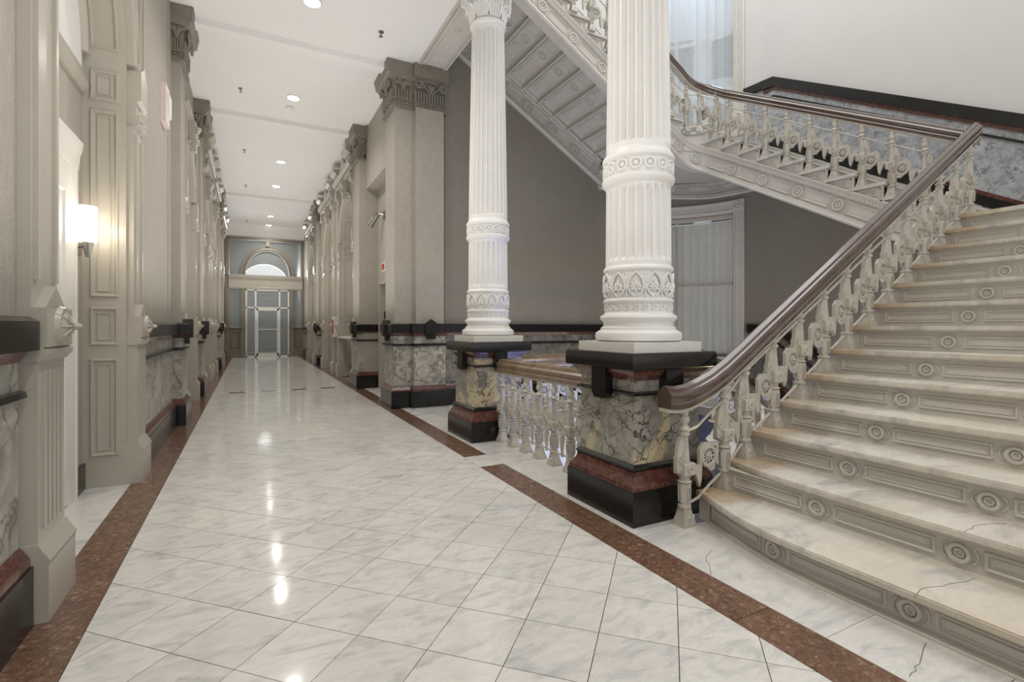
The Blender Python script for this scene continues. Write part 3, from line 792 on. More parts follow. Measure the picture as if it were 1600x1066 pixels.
for a, w in ((-.84, .14), (xc-Ro, .18), (xc+Ri, .18), (1.96, .10)):
    q = B(); q.mbox(ME, a, a+w, 0, 2.78, 0, .12); q.mbox(ME, a-.01, a+w+.01, 0, .3, 0, .15); q.mbox(ME, a+.04, a+w-.04, 1.35, 2.65, .12, .135); q.mbox(ME, a-.01, a+w+.01, 1.15, 1.25, 0, .15)
    if w == .14 or w == .10: q.mbox(ME, a, a+w, 3.3, 4.75, 0, .10)
    obj('post', q, TAUPE_CAP, es)
for a, b_ in ((-.70, xc-Ro), (xc+Ro, 1.96)):
    q = B(); q.mbox(ME, a, b_, 0, 1.18, 0, .05); q.frame(ME, a+.06, b_-.06, .4, 1.05, .05, .03, .05); q.mbox(ME, a, b_, .0, .3, .05, .08); q.mprof(ME, a, b_, [(1.15, 0), (1.15, .08), (1.2, .1), (1.25, 0)])
    obj('side_panel', q, TAUPE_CAP, es)
    obj('side_pane', B().mbox(ME, a, b_, 1.22, 2.78, .02, .03), GLASS, es)
sp_ = B(); sp_.prism([(-.70, 3.32), (1.96, 3.32), (1.96, 4.74), (-.70, 4.74)], ME, .015, .022); obj('spandrel_pane', sp_, GLASS, es)
q = B(); x0, x1 = xc-Ri, xc+Ri; ZT = 2.75
for a, w in ((x0, .05), (xc-.47, .06), (xc+.41, .06), (x1-.05, .05)): q.mbox(ME, a, a+w, 0, ZT, .03, .09)
for z in (.0, 1.98, ZT-.06): q.mbox(ME, x0, x1, z, z+.05, .03, .09)
obj('white_frame', q, DOORW, es)
d = obj('glass_door', B().mbox(ME, xc-.36, xc+.36, .1, 1.9, .05, .06), GLASS, es)
q = B(); a, b_ = xc-.41, xc+.41
q.mbox(ME, a, a+.06, .05, 1.97, .035, .085); q.mbox(ME, b_-.06, b_, .05, 1.97, .035, .085); q.mbox(ME, a, b_, 1.89, 1.97, .035, .085); q.mbox(ME, a, b_, .05, .15, .035, .085); q.mbox(ME, a, b_, 1.10, 1.14, .03, .09)
obj('door_frame', q, DOORW, d)
for a, b_, z0, z1 in ((x0+.05, xc-.47, .05, 1.98), (xc+.47, x1-.05, .05, 1.98), (x0+.05, xc-.47, 2.03, ZT-.06), (xc-.41, xc+.41, 2.03, ZT-.06), (xc+.47, x1-.05, 2.03, ZT-.06)):
    obj('pane', B().mbox(ME, a, b_, z0, z1, .055, .065), GLASS, es)
rehome(es)
# vestibule beyond: side walls, slatted shutter and a bright arched window
q = B(); q.box(-1.3, XL, EY+.3, 27, 0, CZ); q.box(XR, 2.4, EY+.3, 27, 0, CZ); q.box(-1.3, 2.4, EY, 27, CZ, CZ+.1)
q.box(-1.3, 2.4, 26.8, 27, 0, 3.3); q.box(-1.3, xc-1.0, 26.8, 27, 3.3, CZ); q.box(xc+1.0, 2.4, 26.8, 27, 3.3, CZ)
pts = [(xc-1.0*cos(pi*i/20), 3.3+.92*sin(pi*i/20)) for i in range(21)]
for (a, za), (c_, zc_) in zip(pts[:-1], pts[1:]): q.prism([(a, za), (c_, zc_), (c_, CZ), (a, CZ)], lambda s, t, n: (s, 26.8+n, t), 0, .2)
vest = struct('wall_vestibule', q, UPPER)
q = B()
for i in range(14): q.box(-.6, 1.8, 26.72, 26.80, .15+i*.235, .15+i*.235+.215)
sh = obj('shutter_slats', q, BLUEW, vest)

# ------------------------------------------------------------------ stair hall walls
def nose2(y):                      # nosing line of the second flight along the side wall
    if y < 2.43: return 2.327
    if y < 5.42: return 2.864+.5793*(y-3.05)-.0
    return 4.296
TOP = 9.6
q = B(); cuts = [-3.2, 2.2, 2.43, 5.42, 5.6]
def splitwall(M, cuts, zf, lo, hi, name, mlo=WALLD, mhi=UPPER):
    b1, b2 = B(), B()
    for a, c_ in zip(cuts[:-1], cuts[1:]):
        b1.prism([(a, lo), (c_, lo), (c_, zf(c_)), (a, zf(a))], M, -.2, 0)
        b2.prism([(a, zf(a)), (c_, zf(c_)), (c_, hi), (a, hi)], M, -.2, 0)
    w = sempty(name); obj('lower_wallpaper', b1, mlo, w); obj('upper_plaster', b2, mhi, w); return w
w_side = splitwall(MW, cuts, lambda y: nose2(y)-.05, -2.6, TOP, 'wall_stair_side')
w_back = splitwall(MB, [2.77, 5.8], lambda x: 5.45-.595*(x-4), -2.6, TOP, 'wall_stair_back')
# marble wainscot that climbs with the second flight
def climb(nm, t0, t1, n1, mat, cut=None, f=nose2, MM=MW, ys=None):
    ys = ys or [1.6, 2.43, 5.42, 5.6]
    o = obj(nm, B().mprof(lambda s, t, n: MM(s, f(s)+t, n), 0, 0, [(t0, 0), (t0, n1), (t1, n1), (t1, 0)], cuts=ys), mat, w_side); return o
cl2 = [-1.5, 2.2, 2.43, 5.40, 5.6]
def N2(y): return nose2(y) if y > 2.3 else 2.327
def NW(y): return 2.424+.5793*(y-2.29) if 1.2 < y < 5.42 else (4.237 if y >= 5.42 else 1.79)
for nm, t0, t1, n1, mat in (('black_base', .02, .15, .05, BLACK), ('red_moulding', .15, .20, .035, REDM), ('black_ledge', .86, .89, .04, BLACK), ('red_cornice', .98, 1.035, .04, REDM), ('black_coping', 1.035, 1.19, .07, BLACK)):
    climb(nm, t0, t1, n1, mat, f=NW, ys=[1.6, 3.0, 4.2, 5.40, 5.6])
for a, b_ in ((1.6, 2.9), (2.9, 3.9), (3.9, 4.9), (4.9, 5.6)):
    ys = [a+.001]+([5.4] if a < 5.4 < b_ else [])+[b_-.001]
    climb('marble_panel', .20, .86, .018, SLATE, f=NW, ys=ys); climb('marble_frieze', .89, .98, .018, SLATE, f=NW, ys=ys)
# the same band round the corner up to the window
MCc = Mc()
# lower dado on back wall, corner and descending along the side wall
dado(w_back, MB, 2.7, 5.8, stone=DGREY, panels=5)
def NB(y): return 0 if y > 5.35 else .60*(y-5.35)
MWb = lambda s, t, n: (WX-n, s, NB(s)+t)
for nm, t0, t1, n1, mat in (('black_base', 0, .25, .05, BLACK), ('red_moulding', .25, .335, .035, REDM), ('marble_panel', .335, .945, .018, DGREY), ('black_ledge', .945, .985, .04, BLACK), ('marble_frieze', .985, 1.10, .018, DGREY), ('red_cornice', 1.10, 1.15, .04, REDM), ('black_coping', 1.15, 1.29, .07, BLACK)):
    climb(nm, t0, t1, n1, mat, f=NB, ys=[1.6, 5.35, 5.6])

# curved corner wall with two openings
A0, A1 = radians(14.5), radians(75.5)
WZ = [(.70, 3.30), (5.0, 8.2)]
corner = sempty('wall_corner')
b1, b2 = B(), B()
def cw(b, a0, a1, z0, z1): b.mbox(MCc, a0*CR, a1*CR, z0, z1, -.2, 0, ns=max(2, int((a1-a0)/.1)))
cw(b1, 0, A0, -2.6, 4.1); cw(b1, A1, pi/2, -2.6, 4.1); cw(b1, A0, A1, -2.6, WZ[0][0]); cw(b1, A0, A1, WZ[0][1], 4.1)
cw(b2, 0, A0, 4.1, TOP); cw(b2, A1, pi/2, 4.1, TOP); cw(b2, A0, A1, 4.1, WZ[1][0]); cw(b2, A0, A1, WZ[1][1], TOP)
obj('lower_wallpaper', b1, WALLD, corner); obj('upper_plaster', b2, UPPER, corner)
dado(corner, MCc, 0, A0*CR-.22, stone=DGREY, ns=3); dado(corner, MCc, A1*CR+.22, ARC, stone=DGREY, ns=3)
obj('black_coping', B().mbox(MCc, 0, A0*CR-.15, 4.296+1.0, 4.296+1.13, 0, .07, ns=3), BLACK, corner)
obj('marble_panel', B().mbox(MCc, 0, A0*CR-.15, 4.3, 4.296+1.0, 0, .02, ns=3), SLATE, corner)
def curved_window(name, z0, z1, top):
    w = sempty(name); fr = B(); s0, s1 = A0*CR, A1*CR; fw = .21
    for a, b_ in ((s0-fw+.06, s0+.06), (s1-.06, s1+fw-.06)):
        fr.mprof(lambda s, t, n: MCc(a+t, s, n), z0-.35, z1+.02, [(0, 0), (0, .05), (.02, .06), (.05, .05), (.06, .035), (.15, .035), (.16, .055), (.19, .05), (.21, .02), (.21, 0)])
    fr.mprof(MCc, s0-fw+.06, s1+fw-.06, [(z1, 0), (z1, .02), (z1+.02, .05), (z1+.05, .055), (z1+.06, .035), (z1+.15, .035), (z1+.16, .05), (z1+.19, .06), (z1+.21, .05), (z1+.21, 0)], ns=22)
    obj('casing', fr, CREAM, w)
    bd = B()
    for i in range(int((z1-z0+.2)/.045)):
        for a in (s0-.045, s1+.045): bd.dome(lambda s, t, n: MCc(s, t, n), a, z0-.2+i*.045, .014, .012, .035, 6, 2)
    for i in range(int((s1-s0)/.045)): bd.dome(MCc, s0+i*.045, z1+.105, .014, .012, .035, 6, 2)
    obj('bead_row', bd, CREAM, w)
    for a in (s0-.045, s1+.045):
        for z in (z1+.105, z0-.02):
            b_ = B(); b_.mbox(MCc, a-.10, a+.10, z-.10, z+.10, 0, .055); b_.ring(MCc, a, z, .06, .02, .02, .055); b_.dome(MCc, a, z, .03, .03, .055)
            obj('corner_block', b_, CREAM, w)
    sl = B(); sl.mprof(MCc, s0-.05, s1+.05, [(z0-.08, 0), (z0-.08, .05), (z0-.04, .10), (z0, .10), (z0, -.15), (z0-.08, -.15)], ns=16)
    obj('sill', sl, CREAM, w)
    if top: obj('apron', B().mbox(MCc, s0, s1, z0-.42, z0-.08, 0, .03, ns=14).frame(MCc, s0+.1, s1-.1, z0-.36, z0-.14, .03, .015, .03, 14), CREAM, w)
    else: obj('apron', B().mbox(MCc, s0-.15, s1+.15, z0-.62, z0-.08, 0, .03, ns=14).frame(MCc, s0+.1, s1-.1, z0-.55, z0-.14, .03, .015, .03, 14), CREAM, w)
    sash = B(); m = (s0+s1)/2
    for a in (s0, m-.03, s1-.06): sash.mbox(MCc, a, a+.06, z0, z1, -.16, -.12)
    for z in (z0, (z0+z1)/2, z1-.06): sash.mbox(MCc, s0, s1, z, z+.06, -.16, -.12, ns=14)
    obj('sash', sash, CREAM, w)
    for a, b_ in ((s0, m), (m, s1)):
        for za, zb in ((z0, (z0+z1)/2), ((z0+z1)/2, z1)): obj('pane', B().mbox(MCc, a+.03, b_-.03, za+.03, zb-.03, -.145, -.138, ns=7), GLASS, w)
    return w
curved_window('window_1', *WZ[0], False)
curved_window('window_2', *WZ[1], True)
def curtain(z0, z1, mat, label, seed, amp=.028):
    rnd = random.Random(seed); s0, s1 = A0*CR+.03, A1*CR-.03; k = 150; ph = 0; vs = []; fs = []; rows = 5
    offs = []
    for i in range(k+1):
        ph += rnd.uniform(.2, 1.0); offs.append(sin(ph)*amp+rnd.uniform(-.004, .004))
    for r_ in range(rows):
        z = z0+(z1-z0)*r_/(rows-1)
        for i in range(k+1): vs.append(MCc(s0+(s1-s0)*i/k, z, -.07+offs[i]*(.6+.4*(1-r_/(rows-1)))))
    for r_ in range(rows-1):
        for i in range(k): a = r_*(k+1)+i; fs.append((a, a+1, a+k+2, a+k+1))
    t = thing('sheer_curtain', label, 'curtain', MCc((s0+s1)/2, z0, -.07))
    obj('fabric', B().add(vs, fs), mat, t, 60)
    obj('curtain_rod', B().tube([MCc(s0+(s1-s0)*i/14, z1+.01, -.05) for i in range(15)], .012, 8), PLAST, t)
    obj('hem', B().mbox(MCc, s0, s1, z0-.02, z0+.0, -.075, -.065, ns=14), mat, t)
    rehome(t)
curtain(.74, 3.16, SHEER, 'grey sheer curtain in the lower curved window under the stairs', 3)
curtain(5.02, 8.15, SHEERU, 'bright white sheer curtain in the upper curved window', 5, .035)
# the house front across the street, seen through the upper window
hb = thing('house_front', 'pale stone house front seen through the upper curtain', 'building', (16, 16, 0))
q = B(); Mh = plane_map((12, 19, 0), (1, -1, 0), (0, 0, 1), (-1, -1, 0))
q.mbox(Mh, -4, 10, -1, 15, -1, 0); obj('facade', q, BLUEW, hb)
for z in (4.5, 7.6, 10.4):
    obj('cornice', B().mbox(Mh, -4, 10, z, z+.35, 0, .4), PLAST, hb)
    for k in range(8): obj('window_pane', B().mbox(Mh, -3+k*1.6, -2.1+k*1.6, z+.9, z+2.6, 0, .05), DARK, hb)
rehome(hb)

# ------------------------------------------------------------------ decorated string band
def band(parent, M, L, H, mat=CREAM, ns=1, pitch=.62, t0=0, nm='string', thick=.12, rope=True, ringR=.062, lead=.1, deco=True, Md=None):
    b = B()
    if thick == 0:
        Mw = M; M = lambda s, t, n: Mw(s, t, n+.02)
        if Md: Md_ = Md; Md = lambda mid: (lambda f: (lambda s, t, n: f(s, t, n+.02)))(Md_(mid))
        thick = .03
    b.mprof(M, 0, L, [(t0, -thick), (t0, .035), (t0+.025, .05), (t0+.05, .035), (t0+.075, .035), (t0+.09, .0), (t0+H-.11, .0), (t0+H-.095, .03), (t0+H-.05, .03), (t0+H-.02, .05), (t0+H, .05), (t0+H, -thick)], ns)
    o = obj(nm, b, mat, parent)
    if deco:
        k = max(1, int((L-lead)/pitch)); mid = t0+(.09+H-.11)/2; half = (H-.20)/2
        M_, mid_ = M, mid
        if Md: M, mid = Md(mid), 0
        for i in range(k+1):
            s = lead+i*pitch
            if s > L: break
            r = B(); r.ring(M, s, mid, ringR, .018, .022); r.ring(M, s, mid, ringR*.45, .014, .014); r.ring(M, s, mid, ringR+.03, .008, .010)
            obj('roundel', r, mat, o)
            e = min(s+pitch-ringR-.045, L-.02)
            if e-(s+ringR+.045) > .08:
                f = B(); n_ = max(1, ns//max(1, int(L/pitch)))
                f.frame(M, s+ringR+.045, e, mid-half*.72, mid+half*.72, .022, .018, 0, n_)
                obj('string_panel', f, mat, o)
        M = M_
        if rope:
            r = B(); k = int(L/.045)
            for i in range(k): r.dome(M, .02+i*.045, t0+H-.072, .015, .014, .03, 6, 2)
            obj('bead_row', r, mat, o)
    return o

# ------------------------------------------------------------------ staircase
st = thing('grand_staircase', 'grand marble staircase turning round the hall with cream painted risers and strings', 'staircase', (2.4, 1, 0))
def riserX(k): return 3.09+.301*(k-3) if k >= 2 else 2.42
FY0 = -.7
for k in range(1, 14):
    x = riserX(k); xn = riserX(k+1); z = RISE*k; nose = .05
    # tread slab; the first two bow out toward the foot
    if k == 1: front = [(2.36, FY0), (2.36, 1.45), (2.375, 1.7), (2.43, 1.93), (2.52, 2.17), (2.56, F1Y)]
    elif k == 2: front = [(x-.05, FY0), (x-.05, 1.4), (x-.035, 1.8), (x+.0, 2.1), (2.83, F1Y)]
    else: front = [(x-.05, FY0), (x-.05, F1Y)]
    back = xn+.02 if k < 13 else 6.34
    yend = F1Y+.10
    pts = front[:-1]+[(front[-1][0], F1Y), (front[-1][0]+.03, yend), (back, yend), (back, FY0)]
    tr = B(); tr.prism(pts, lambda s, t, n: (s, t, n), z-.028, z-.006)
    pin = [(a+.006, b_) for a, b_ in pts[:len(front)]]+pts[len(front):]
    tr.prism(pin, lambda s, t, n: (s, t, n), z-.006, z); tr.prism(pin, lambda s, t, n: (s, t, n), z-.036, z-.028)
    if k == 13: tr = B().prism([(x-.05, FY0), (x-.05, yend), (6.34, yend), (6.34, 2.5), (WX, 2.5), (WX, FY0)], lambda s, t, n: (s, t, n), z-.036, z)
    obj('tread', tr, TREADM, st)
    # riser with moulded panels and roundels
    if k == 1: rp_ = [(2.43, FY0), (2.43, 1.45), (2.445, 1.7), (2.50, 1.93), (2.58, 2.17), (2.61, F1Y)]
    else: rp_ = [(x, FY0), (x, F1Y)]
    import bisect
    cum = [0]
    for a, b_ in zip(rp_[:-1], rp_[1:]): cum.append(cum[-1]+hypot(b_[0]-a[0], b_[1]-a[1]))
    def Mri(s, t, n, rp_=rp_, cum=cum, z=z):
        s_ = cum[-1]-s; i = min(max(bisect.bisect(cum, s_)-1, 0), len(cum)-2)
        a, b_ = rp_[i], rp_[i+1]; u = (s_-cum[i])/(cum[i+1]-cum[i])
        dx, dy = b_[0]-a[0], b_[1]-a[1]; l = hypot(dx, dy)
        return (a[0]+dx*u-dy/l*n, a[1]+dy*u+dx/l*n, z-RISE+t)
    L = cum[-1]; cuts = sorted({round(L-c_, 5) for c_ in cum})
    r = B(); r.mbox(Mri, 0, 0, 0, RISE-.036, -.03, 0, cuts=cuts)
    r.mprof(Mri, 0, 0, [(0, 0), (0, .03), (.012, .03), (.02, .01), (.02, 0)], cuts=cuts) if k == 1 else None
    r.mprof(Mri, 0, 0, [(RISE-.048, 0), (RISE-.04, .022), (RISE-.036, .022), (RISE-.036, 0)], cuts=cuts)
    ro = obj('riser', r, CREAM, st)
    mid = .075 if k == 1 else .068; h = .042
    c0 = .57; s = c0; first = True; prev = .03
    while s < L-.1 or prev < L-.1:
        e = min(s-.085, L-.03)
        if e-prev > .1:
            n_ = 8 if (k == 1 and prev < 1) else 1
            f = B(); f.frame(Mri, prev, e, mid-h, mid+h, .016, .010, 0, n_); f.frame(Mri, prev+.022, e-.022, mid-h+.02, mid+h-.02, .008, .006, 0, n_); obj('riser_panel', f, CREAM, ro)
        if s < L-.1:
            f = B(); f.ring(Mri, s, mid, .036, .011, .016); f.ring(Mri, s, mid, .017, .006, .008)
            for sg in (-1, 1):
                f.tube([Mri(s+sg*(.066*cos(a)), mid+.05*sin(a), .004) for a in (-.8, -.4, 0, .4, .8)], .005, 4)
            obj('roundel', f, CREAM, ro)
        prev = s+.085; s += .628
def crack(pts, z, par=st):
    rnd = random.Random(len(pts)); P = []
    for (a, b_), (c, d) in zip(pts[:-1], pts[1:]):
        for i in range(4): u = i/4; P.append((a+(c-a)*u+rnd.uniform(-.006, .006), b_+(d-b_)*u+rnd.uniform(-.006, .006), z))
    obj('crack_line', B().tube(P, .0016, 4), GROUT, par)
crack([(2.34, 1.03), (2.45, 1.04), (2.62, .99), (2.77, .97)], RISE)
crack([(2.75, 1.02), (2.9, 1.03), (3.07, .96)], RISE*2)
crack([(2.09, .93), (2.2, .95), (2.42, 1.02)], 0); crack([(2.06, 1.77), (2.2, 1.93), (2.31, 1.98)], 0)
# end cheek of flight one (faces the well)
q = B()
for k in range(1, 14):
    x = riserX(k) if k > 1 else 2.6; q.box(x, riserX(k+1) if k < 13 else SX, F1Y+.002, F1Y+.085, RISE*k-.45 if k > 3 else 0, RISE*k-.037)
obj('end_cheek', q, CREAM, st)
q = B(); q.prism([(3.3, 0), (riserX(13), RISE*13-.45), (6.4, RISE*13-.45), (6.4, RISE*13-.3), (riserX(13), RISE*13-.3), (2.8, .02)], lambda s, t, n: (s, n, t), FY0, F1Y)
obj('soffit', q, CREAM, st)
obj('landing_slab', B().box(riserX(13)+.04, WX-.0, FY0, 2.45, RISE*13-.3, RISE*13-.037), CREAM, st)
Mb13 = plane_map((6.2, 2.44, 1.75), (1, 0, 0), (0, 0, 1), (0, 1, 0))
# flight two: rises along +Y between SX and WX
def y2(k): return 3.05+.309*(k-16)
for k in range(14, 24):
    y = y2(k); z = RISE*k; yn = y2(k+1) if k < 23 else 5.52
    obj('tread', B().box(SX-.05, WX, y-.035, yn+.02, z-.036, z), TREAD2, st)
    obj('riser', B().box(SX+.01, WX, y, y+.025, z-RISE, z-.036).box(SX+.01, WX, y-.015, y, z-.05, z-.036), CREAM, st)
    e = B(); Me = plane_map((SX, y, z-RISE), (0, 1, 0), (0, 0, 1), (-1, 0, 0))
    w = yn-y
    e.prism([(0, -.10), (w, .07), (w, RISE-.037), (0, RISE-.037)], Me, -.05, .015)
    tri = [(.035, -.02), (w-.045, .085), (w-.045, RISE-.065), (.035, RISE-.065)]
    e.prism([(.03, .0), (.04, .0), (.04, RISE-.06), (.03, RISE-.06)], Me, .015, .028)
    e.mbox(Me, .03, w-.03, RISE-.07, RISE-.06, .015, .028); e.mbox(Me, w-.04, w-.03, .08, RISE-.06, .015, .028)
    e.tube(spiral(Me, w*.42, .085, .038, 1, .02), .006, 5); e.tube([Me(.06, .03, .02), Me(w*.35, .045, .02), Me(w-.05, .105, .02)], .006, 5)
    obj('step_end', e, CREAM, st)
sl = .577; th2 = atan2(sl, 1); S2 = (0, cos(th2), sin(th2)); T2 = (0, -sin(th2), cos(th2))
z0b = 2.24+.555*(2.45-3.04)
# bottom edge of string runs from y=2.45 to 5.5
p0 = Vector((SX, 2.40, 1.885)); p1 = Vector((SX, 5.50, 3.615)); dv = (p1-p0); L2 = dv.length; dv.normalize()
tv = Vector((0, -dv.z, dv.y)); Ms2 = plane_map(p0, dv, tv, (-1, 0, 0))
Z_ = Vector((0, 0, 1))
def sheared(p, d, nrm):
    d = Vector(d); perp = Z_-d*d.z; perp.normalize()
    return plane_map(p, d, Z_, nrm), (lambda mid: plane_map(Vector(p)+Z_*mid, d, perp, nrm))
Msh, Mdd = sheared(p0, dv, (-1, 0, 0))
band(st, Msh, L2, .41, lead=.16, pitch=.575, Md=Mdd)
obj('soffit', B().mbox(plane_map(p0, dv, tv, (1, 0, 0)), 0, L2, .01, .05, .12, WX-SX), CREAM, st)
# corner turn: helical quarter round of the inner string
rc = .26; cx_, cy_ = SX-rc, SY-rc
def turn_map(R0, zA, zB, H=0):
    Lc = R0*pi/2
    def M(s, t, n):
        a = min(max(s/Lc, 0), 1)*pi/2; R = R0-n
        return (cx_+R*cos(a), cy_+R*sin(a), zA+(zB-zA)*(s/Lc)+t)
    return M, Lc
# (string on the well side is concave here: n points to the well centre)
Mt, Lt = turn_map(rc, 3.612, 3.796)
band(st, Mt, Lt, .41, ns=8, lead=Lt/2, pitch=.6, rope=True)
# landing 24 (quarter landing) and its floor
zl = RISE*24
lp = [(SX-.04, 5.48), (WX, 5.48), (WX, 5.6)]+[(CC[0]+CR*cos(a*pi/24), CC[1]+CR*sin(a*pi/24)) for a in range(1, 12)]+[(CC[0], WY), (6.0, WY), (6.0, SY-.05)]+[(cx_+(rc-.04)*cos(a), cy_+(rc-.04)*sin(a)) for a in (1.4, 1.1, .8, .5, .2)]
obj('landing_tread', B().prism(lp, lambda s, t, n: (s, t, n), zl-.036, zl), TREAD2, st)
lp2 = [(SX+.02, 5.48)]+lp[1:-6]+[(6.0, SY+.02)]+[(cx_+(rc+.02)*cos(a), cy_+(rc+.02)*sin(a)) for a in (1.4, 1.1, .8, .5, .2)]
obj('landing_soffit', B().prism(lp2, lambda s, t, n: (s, t, n), 3.88, zl-.036), CREAM, st)
e = B(); Mte, _ = turn_map(rc, zl-RISE, zl-RISE+.02); e.mbox(Mte, 0, Lt, -.12, RISE-.037, -.05, .015, ns=6); e.frame(Mte, .04, Lt-.04, -.03, RISE-.06, .012, .01, .015, 6); obj('step_end', e, CREAM, st)
# curved wall string under the landing
Mcs = lambda s, t, n: MCc(s, t+(3.60+.22*max(0, s-1.0)/(ARC-1.0) if s > 1.0 else 3.60), n)
cs_ = band(st, Mcs, ARC, .36, ns=26, pitch=.6, lead=.28, nm='wall_string', thick=0)
band(st, plane_map((WX, 5.6, 3.6), (0, -1, -.577), (0, 0, 1), (-1, 0, 0)), 3.4, .36, nm='wall_string', lead=.35, thick=0)
# flight three: rises along -X, inner face SY (looks toward the camera), wall side WY
def x3(k): return 5.98-.301*(k-25)
K3 = 37
for k in range(25, K3+1):
    x = x3(k); z = RISE*k; xn = x3(k+1)
    if k == K3: xn = 2.3
    obj('tread', B().box(xn-.02, x+.035, SY-.05, WY, z-.036, z), TREAD2, st)
    obj('riser', B().box(x-.025, x, SY+.01, WY, z-RISE, z-.036), CREAM, st)
    w = x-xn; Me = plane_map((x, SY, z-RISE), (-1, 0, 0), (0, 0, 1), (0, -1, 0)); e = B()
    e.prism([(0, -.10), (w, .07), (w, RISE-.037), (0, RISE-.037)], Me, -.05, .015)
    e.mbox(Me, .03, w-.03, RISE-.07, RISE-.06, .015, .028); e.mbox(Me, w-.04, w-.03, .08, RISE-.06, .015, .028); e.mbox(Me, .03, .04, 0, RISE-.06, .015, .028)
    e.tube(spiral(Me, w*.42, .085, .038, 1, .02), .006, 5)
    obj('step_end', e, CREAM, st)
zb = lambda x: 5.004-.592*(x-4)
XA, XB = 6.04, 2.62
p0 = Vector((XA, SY, zb(XA))); p1 = Vector((XB, SY, zb(XB))); dv = (p1-p0); L3 = dv.length; dv.normalize(); tv = Vector((dv.z, 0, -dv.x))
Ms3 = plane_map(p0, dv, tv, (0, -1, 0))
Msh, Mdd = sheared(p0, dv, (0, -1, 0))
band(st, Msh, L3, .41, lead=.12, pitch=.575, Md=Mdd)
zw = lambda x: 5.004-.605*(x-4)
p0 = Vector((5.9, WY, zw(5.9))); p1 = Vector((2.6, WY, zw(2.6))); dw = (p1-p0); Lw = dw.length; dw.normalize(); tw = Vector((dw.z, 0, -dw.x))
Msh, Mdd = sheared(p0, dw, (0, -1, 0))
band(st, Msh, Lw, .46, nm='wall_string', lead=.2, pitch=.575, thick=0, Md=Mdd)
# coffered soffit of flight three
Mso = plane_map(Vector((XA, SY, zb(XA)+.46)), dv, (0, 1, 0), -tv)      # s up the slope, t toward the wall, n down
so = obj('soffit', B().mbox(Mso, 0, L3, .0, WY-SY, -.03, 0), CREAM, st)
D = WY-SY; pit = .301/cos(atan2(.592, 1))
k = int(L3/pit)
for i in range(k+1):
    s = .06+i*pit
    if s > L3-.05: break
    r = B(); r.mprof(lambda a, t, n: Mso(s+t, a, n), .06, D-.05, [(-.03, 0), (-.022, .05), (-.012, .075), (.012, .075), (.022, .05), (.03, 0)]); obj('soffit_rib', r, CREAM, so)
    if s+pit < L3:
        c = B(); c.frame(Mso, s+.035, s+pit-.035, .14, D-.14, .03, .02); c.frame(Mso, s+.085, s+pit-.085, .22, D/2-.17, .014, .010); c.frame(Mso, s+.085, s+pit-.085, D/2+.17, D-.22, .014, .010)
        c.ring(Mso, s+pit/2, D/2, .07, .015, .02, e=1); c.ring(Mso, s+pit/2, D/2, .035, .012, .014)
        obj('coffer', c, CREAM, so)
rehome(st)

# ------------------------------------------------------------------ beam over the columns and pier, upper floor edge
bm_ = sempty('trim_1')
q = B(); q.box(2.27, 2.73, -3.2, 8.3, CZ, CZ+.5); q.box(2.27, 2.40, -3.2, 8.3, CZ+.5, 6.66)
obj('beam', q, CREAM, bm_)
Mbe = plane_map((2.27, -2, CZ), (0, 1, 0), (1, 0, 0), (0, 0, -1))
for a, b_, na in ((-2, 2.35, 1), (3.2, 4.95, 2), (5.65, 7.5, 3)):
    f = B(); f.frame(Mbe, a+2, b_+2, .04, .42, .035, .03); f.frame(Mbe, a+2.07, b_+1.93, .11, .35, .018, .014)
    k = int((b_-a)/.42)
    for i in range(k):
        s = a+2+(b_-a)*(i+.5)/k; f.dome(Mbe, s, .23, .03, .025); f.ring(Mbe, s, .23, .05, .01, .01)
    for e in (.0, .43): f.mbox(Mbe, a+2, b_+2, e, e+.03, 0, .02)
    obj('beam_panel', f, CREAM, bm_)
struct('ceiling_stair_hall', B().box(2.4, WX+.2, -3.2, 1.2, TOP, TOP+.1), CEIL)
q = B(); q.box(-1.2, 2.40, -3.2, 23, 6.58, 6.66); struct('floor_upper', q, CEIL)
struct('wall_upper', B().box(2.1, 2.2, 7.5, 8.4, CZ+.2, TOP), UPPER)

